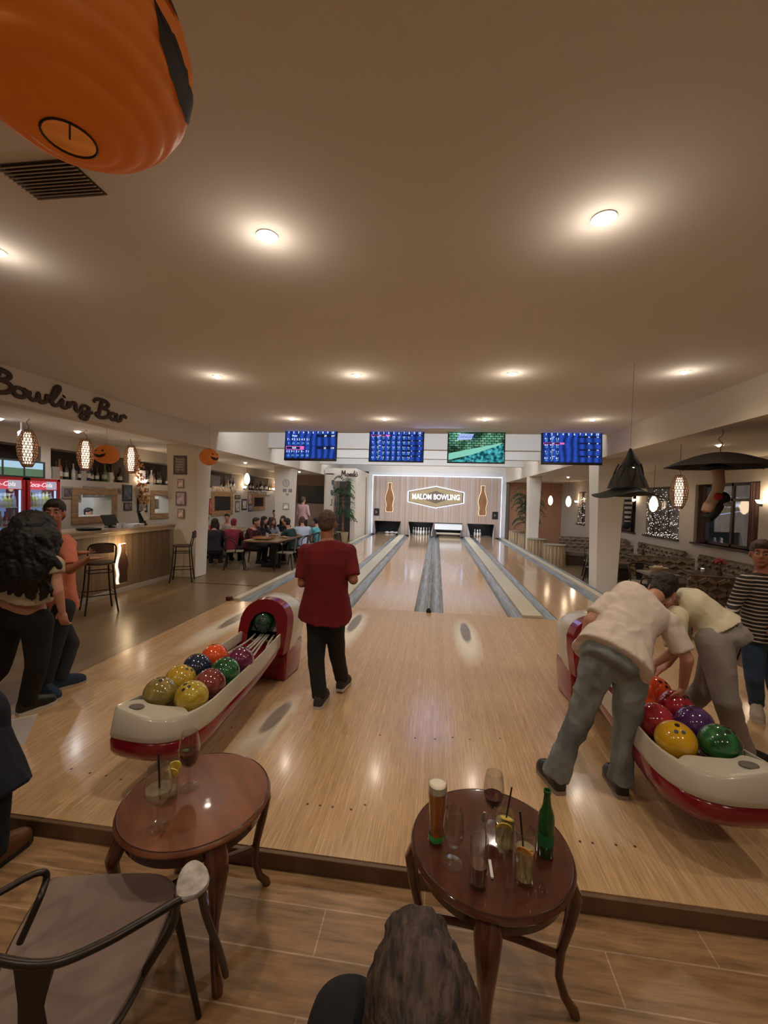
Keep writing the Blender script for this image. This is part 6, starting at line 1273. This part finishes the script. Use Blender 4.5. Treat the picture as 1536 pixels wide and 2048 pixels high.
# --- man in coral T-shirt
b1 = on(84, 1394, 0); b1t = on(128, 1408, 0); b2_ = on(116, 1380, 0); b2t = on(176, 1362, 0)
J = dict(head=W(109, 1026, 3.42), neck=W(106, 1068, 3.46), chest=W(112, 1120, 3.46), pelvis=W(114, 1200, 3.46), shL=W(134, 1090, 3.32), shR=W(70, 1088, 3.62), elL=W(140, 1140, 3.22), elR=W(106, 1126, 3.66), wrL=W(176, 1118, 3.22), wrR=W(160, 1106, 3.56),
 hiL=W(126, 1216, 3.38), hiR=W(100, 1214, 3.56), knL=W(106, 1300, 3.34), knR=W(142, 1288, 3.62), anL=V((b1.x, b1.y+.02, .10)), anR=V((b2_.x, b2_.y+.02, .10)), toeL=b1t+(b1t-b1)*3, toeR=b2t+(b2t-b2_)*3)
person('man in a coral T-shirt and dark trousers gesturing with open hands', J, SKIN2, cloth('coral_cotton', (.56, .17, .10), .08), cloth('dark_trouser', (.02, .022, .026)), cloth('navy_shoe', (.02, .035, .06)), HBR, 'short', (.55, -.8, -.25), (0, 0, 1), hem=-.14, sleeve=.85, wr=.004, curl=(.1, .15), hdir={'L': V((1, .1, .08)), 'nL': V((0, 0, 1)), 'R': V((1, -.15, .05)), 'nR': V((0, 0, 1))}, brow=HBR, sole=mat('sole_tan', (.42, .34, .26), .6))
# --- woman with curly hair
c1 = on(48, 1428, 0)
J = dict(head=W(72, 1062, 2.98), neck=W(62, 1106, 2.98), chest=W(54, 1160, 2.96), pelvis=W(46, 1216, 2.98), shL=W(8, 1126, 3.02), shR=W(106, 1130, 2.94), elL=W(-12, 1196, 3.0), elR=W(116, 1182, 2.92), wrL=W(-14, 1250, 3.0), wrR=W(124, 1222, 2.96),
 hiL=W(18, 1246, 3.0), hiR=W(76, 1244, 2.98), knL=W(-4, 1340, 3.0), knR=W(74, 1332, 3.0), anL=W(-60, 1420, 3.0), anR=V((c1.x+.0, c1.y+.03, .10)), toeL=V((-4.4, 3.6, 0)), toeR=V((c1.x+.3, c1.y+1, 0)))
J['anL'].z = .10
person('woman with long curly black hair, short beige top and black jeans', J, PINK_SKIN, cloth('beige_top', (.42, .34, .22), .06), cloth('black_jeans', (.010, .009, .010)), BLACK, HBK, 'curly', (-.1, 1, 0), (0, 0, 1), FEM, hem=.22, sleeve=.35, k=1.06, wr=.003, armk=.92, facep=True, brow=HBK, cuff=.055, pw=1.08, hdir={'R': V((.02, .1, -1)), 'L': V((0, .1, -1))}, curl=(.7, .9), sflare=0)
# --- person in a dark coat at the very edge
d1 = on(-18, 1722, -.09); bx_, by_ = d1.x+.05, d1.y-.05
Jx = lambda x, y, z: V((bx_+x, by_+y, z))
J = dict(head=Jx(-.43, 0, 1.52), neck=Jx(-.41, 0, 1.34), chest=Jx(-.38, 0, 1.12), pelvis=Jx(-.20, 0, .78), shL=Jx(-.58, .0, 1.27), shR=Jx(-.24, 0, 1.27), elL=Jx(-.64, -.02, 1.0), elR=Jx(-.22, -.06, 1.0), wrL=Jx(-.66, .05, .78), wrR=Jx(-.20, .02, .80), hiL=Jx(-.26, 0, .72), hiR=Jx(-.06, 0, .72), knL=Jx(-.26, .02, .36), knR=Jx(-.01, .02, .36), anL=Jx(-.26, 0, .01), anR=Jx(.0, 0, .01), toeL=Jx(-.3, 1, 0), toeR=Jx(.02, 1, 0))
tp = person('person in a dark navy coat and brown boots cut off by the left edge', J, PINK_SKIN, cloth('navy_coat', (.008, .010, .020)), cloth('navy_trouser', (.008, .009, .016)), mat('brown_boot', (.10, .04, .015), .4), HBR, 'short', (0, 1, 0), (0, 0, 1), longs=True, hem=-1.0, floor=-.09, hands=True, brow=HBR, sole=BLACK, pw=1.25, sflare=-.015)
cp = at(52, 1452, 2.22); sheet = [at(22, 1440, 2.34), at(76, 1428, 2.42), at(48, 1490, 2.34), at(24, 1486, 2.3)]
setp(ob('paper_sheet', MB().loft([sheet, [p+V((0, 0, .002)) for p in sheet]]), mat('paper3', (.72, .70, .68), .7)), 'white sheet of paper held beside the dark coat at the left edge', 'paper')
# --- seated viewer whose head shows at the bottom
hc = at(838, 2052, .66); X0, Y0 = hc.x, hc.y-.02
J = dict(head=hc, neck=hc+V((-.01, -.02, -.14)), chest=V((X0-.02, Y0-.05, .66)), pelvis=V((X0-.02, Y0-.12, .44)), shL=at(690, 2078, .66), shR=V((X0+.18, Y0-.03, .80)), elL=V((X0-.26, Y0+.10, .58)), elR=V((X0+.24, Y0+.1, .58)), wrL=V((X0-.12, Y0+.30, .52)), wrR=V((X0+.1, Y0+.3, .52)), hiL=V((X0-.12, Y0-.08, .42)), hiR=V((X0+.08, Y0-.08, .42)), knL=V((X0-.14, Y0+.33, .42)), knR=V((X0+.1, Y0+.33, .42)), anL=V((X0-.14, Y0+.28, .01)), anR=V((X0+.1, Y0+.28, .01)), toeL=V((X0-.14, Y0+1.3, 0)), toeR=V((X0+.1, Y0+1.3, 0)))
person('seated person at the bottom edge, only brown hair and dark shoulder showing', J, PINK_SKIN, cloth('black_jacket', (.008, .007, .008)), cloth('black_trouser', (.01, .01, .012)), BLACK, mat('hair_brown_near', (.045, .026, .018), .65, bump=(140, .9, .004), var=(90, .75), stretch=(1, .25, 1)), 'short', (-.15, 1, 0), (0, 0, 1), longs=True, hem=-.1, floor=-.09, hs=1.10, brow=HBR)
t = thing('wooden_chair', 'wooden chair under the seated person at the bottom edge', 'chair', (X0-.02, Y0-.1, ZF)); ob('seat', MB().b2((-.21, -.22, .36), (.21, .30, .40)), DOAK, t, bevel=.01)
for a, b in ((-.18, -.18), (.18, -.18), (.18, .26), (-.18, .26)): ob('leg', MB().cone((a, b, .37), (a*1.1, b*1.1, 0), .018, .014), DOAK, t)
ob('backrest', MB().b2((-.2, -.24, .55), (.2, -.21, .78)).b2((-.2, -.24, .4), (-.17, -.21, .56)).b2((.17, -.24, .4), (.2, -.21, .56)), DOAK, t)
# --- seated diners (far): one pose template, turned and varied
def diner(lab, px, py, y, dirdeg, sh, pa, hr, style='short', skin=None, lean=.1, female=False, zseat=.0, chair_h=.47, rs=0):
    h = at(px, py, y); a = math.radians(dirdeg); f = V((math.cos(a), math.sin(a), 0)); s = V((f.y, -f.x, 0)); u = V((0, 0, 1)); dz = h.z-1.24+zseat
    o = V((h.x, h.y, dz)) - f*(.12+lean); Q = lambda x, y_, z: o + s*x + f*y_ + u*z; r = random.Random(rs+int(px)); j = lambda: r.uniform(-.03, .03)
    J = dict(head=h, neck=Q(0, .06+lean*.8, 1.08), chest=Q(0, .03+lean*.3, .84), pelvis=Q(0, 0, .56), shL=Q(-.18, .05+lean*.7, 1.0), shR=Q(.18, .05+lean*.7, 1.0), elL=Q(-.24, .16+lean, .80+j()), elR=Q(.24, .16+lean, .80+j()), wrL=Q(-.12+j(), .38+lean, .83+j()), wrR=Q(.12+j(), .38+lean, .83+j()),
      hiL=Q(-.09, .02, .53), hiR=Q(.09, .02, .53), knL=Q(-.12, .42, .52), knR=Q(.12, .42, .52), anL=Q(-.12, .38, .10), anR=Q(.12, .38, .10), toeL=Q(-.12, 1.2, 0), toeR=Q(.12, 1.2, 0))
    J['anL'].z = J['anR'].z = .10
    return person(lab, J, skin or PINK_SKIN, sh, pa, DK, hr, style, f+V((0, 0, -.2)), (0, 0, 1), FEM if female else MALE, longs=True, vox=.016, hands=False, brow=None, facep=True, wr=0, group='people eating')
DK = cloth('dark_cloth', (.02, .018, .022)); PLAID = cloth('plaid_red', (.10, .012, .015), .5, c2=(.03, .008, .012), s=14); GRN = cloth('dark_green_wool', (.02, .05, .045)); LBL = cloth('pale_blue', (.50, .56, .66), .05); TEAL = cloth('teal', (.12, .42, .45), .25); MAR = cloth('maroon_hood', (.22, .02, .04), .15); PNK = cloth('pink_shirt', (.62, .38, .38), .08); ORT = cloth('orange_red', (.45, .08, .05), .2); GRY = cloth('grey_top', (.22, .24, .26)); CRM = cloth('cream_far', (.45, .40, .33))
diner('bearded man in a dark red plaid shirt at the near left of the long table', 513, 1044, 10.9, -10, PLAID, DK, HBR)
diner('dark haired person in black, second along the left side of the long table', 529, 1041, 11.8, -20, DK, DK, HBK, 'long', female=True)
diner('person in a grey top leaning forward, third along the left of the long table', 546, 1043, 12.6, -40, GRY, DK, HMID, 'long', female=True)
diner('woman with long dark hair facing the viewer at the far end of the table', 566, 1039, 13.6, -85, DK, DK, HBK, 'long', female=True)
diner('person in a dark green sweater on the right side of the long table', 573, 1045, 11.3, 165, GRN, DK, HBR)
diner('man in a pale blue shirt with his back half turned, right of the long table', 604, 1041, 12.0, 120, LBL, DK, HGR)
diner('person in a turquoise patterned top right of the man in pale blue', 631, 1043, 12.9, 150, TEAL, DK, HBK)
diner('person in a maroon hooded top seen from behind, left of the long table', 468, 1046, 11.0, 100, MAR, DK, MAR)
diner('long haired person in a black coat nearest the first left pillar', 430, 1046, 10.4, 110, DK, DK, HBR, 'long', female=True)
diner('man facing the viewer behind the maroon hooded person', 454, 1035, 12.8, -70, CRM, DK, HBR)
diner('person in orange and red beside the first left pillar', 413, 1040, 11.9, -40, ORT, DK, HMID, 'short', female=True)
diner('far diner with dark hair, left of the second pillar', 549, 1026, 16.2, -80, DK, DK, HBK)
diner('person at the far left of the dining area, half hidden by the pillar', 399, 1039, 11.4, -60, CRM, DK, HBR)
def standing(lab, px, pyh, y, dirdeg, sh, pa, hr, H_=1.72, floor=0):
    h = at(px, pyh, y); a = math.radians(dirdeg); f = V((math.cos(a), math.sin(a), 0)); s = V((f.y, -f.x, 0)); o = V((h.x, h.y, 0)); k = (h.z-floor)/1.62; Q = lambda x, y_, z: o + s*x*k + f*y_*k + V((0, 0, floor+z*k))
    J = dict(head=h, neck=Q(0, -.02, 1.46), chest=Q(0, -.02, 1.24), pelvis=Q(0, 0, .96), shL=Q(-.18, -.02, 1.39), shR=Q(.18, -.02, 1.39), elL=Q(-.25, .0, 1.10), elR=Q(.25, 0, 1.10), wrL=Q(-.14, .2, 1.0), wrR=Q(.14, .2, 1.0), hiL=Q(-.09, 0, .88), hiR=Q(.09, 0, .88), knL=Q(-.1, .02, .48), knR=Q(.1, .02, .48), anL=Q(-.1, 0, .1), anR=Q(.1, 0, .1), toeL=Q(-.12, 1, 0), toeR=Q(.12, 1, 0))
    return person(lab, J, PINK_SKIN, sh, pa, DK, hr, 'short', f, (0, 0, 1), MALE, longs=True, vox=.016, hands=False, wr=0, floor=floor)
standing('person in a pale pink shirt standing before the dark television', 607, 1000, 15.8, 70, PNK, DK, HGR)
for px, py, x_, lab, sh in ((178, 1026, -8.25, 'dark haired person seen through the oak hatch, left one', GRY), (206, 1024, -8.3, 'dark haired person seen through the oak hatch, right one', DK)):
    h = atx(px, py, x_); diner(lab, px, py, h.y, 0 if px < 200 else 180, sh, DK, HBK, lean=.02)
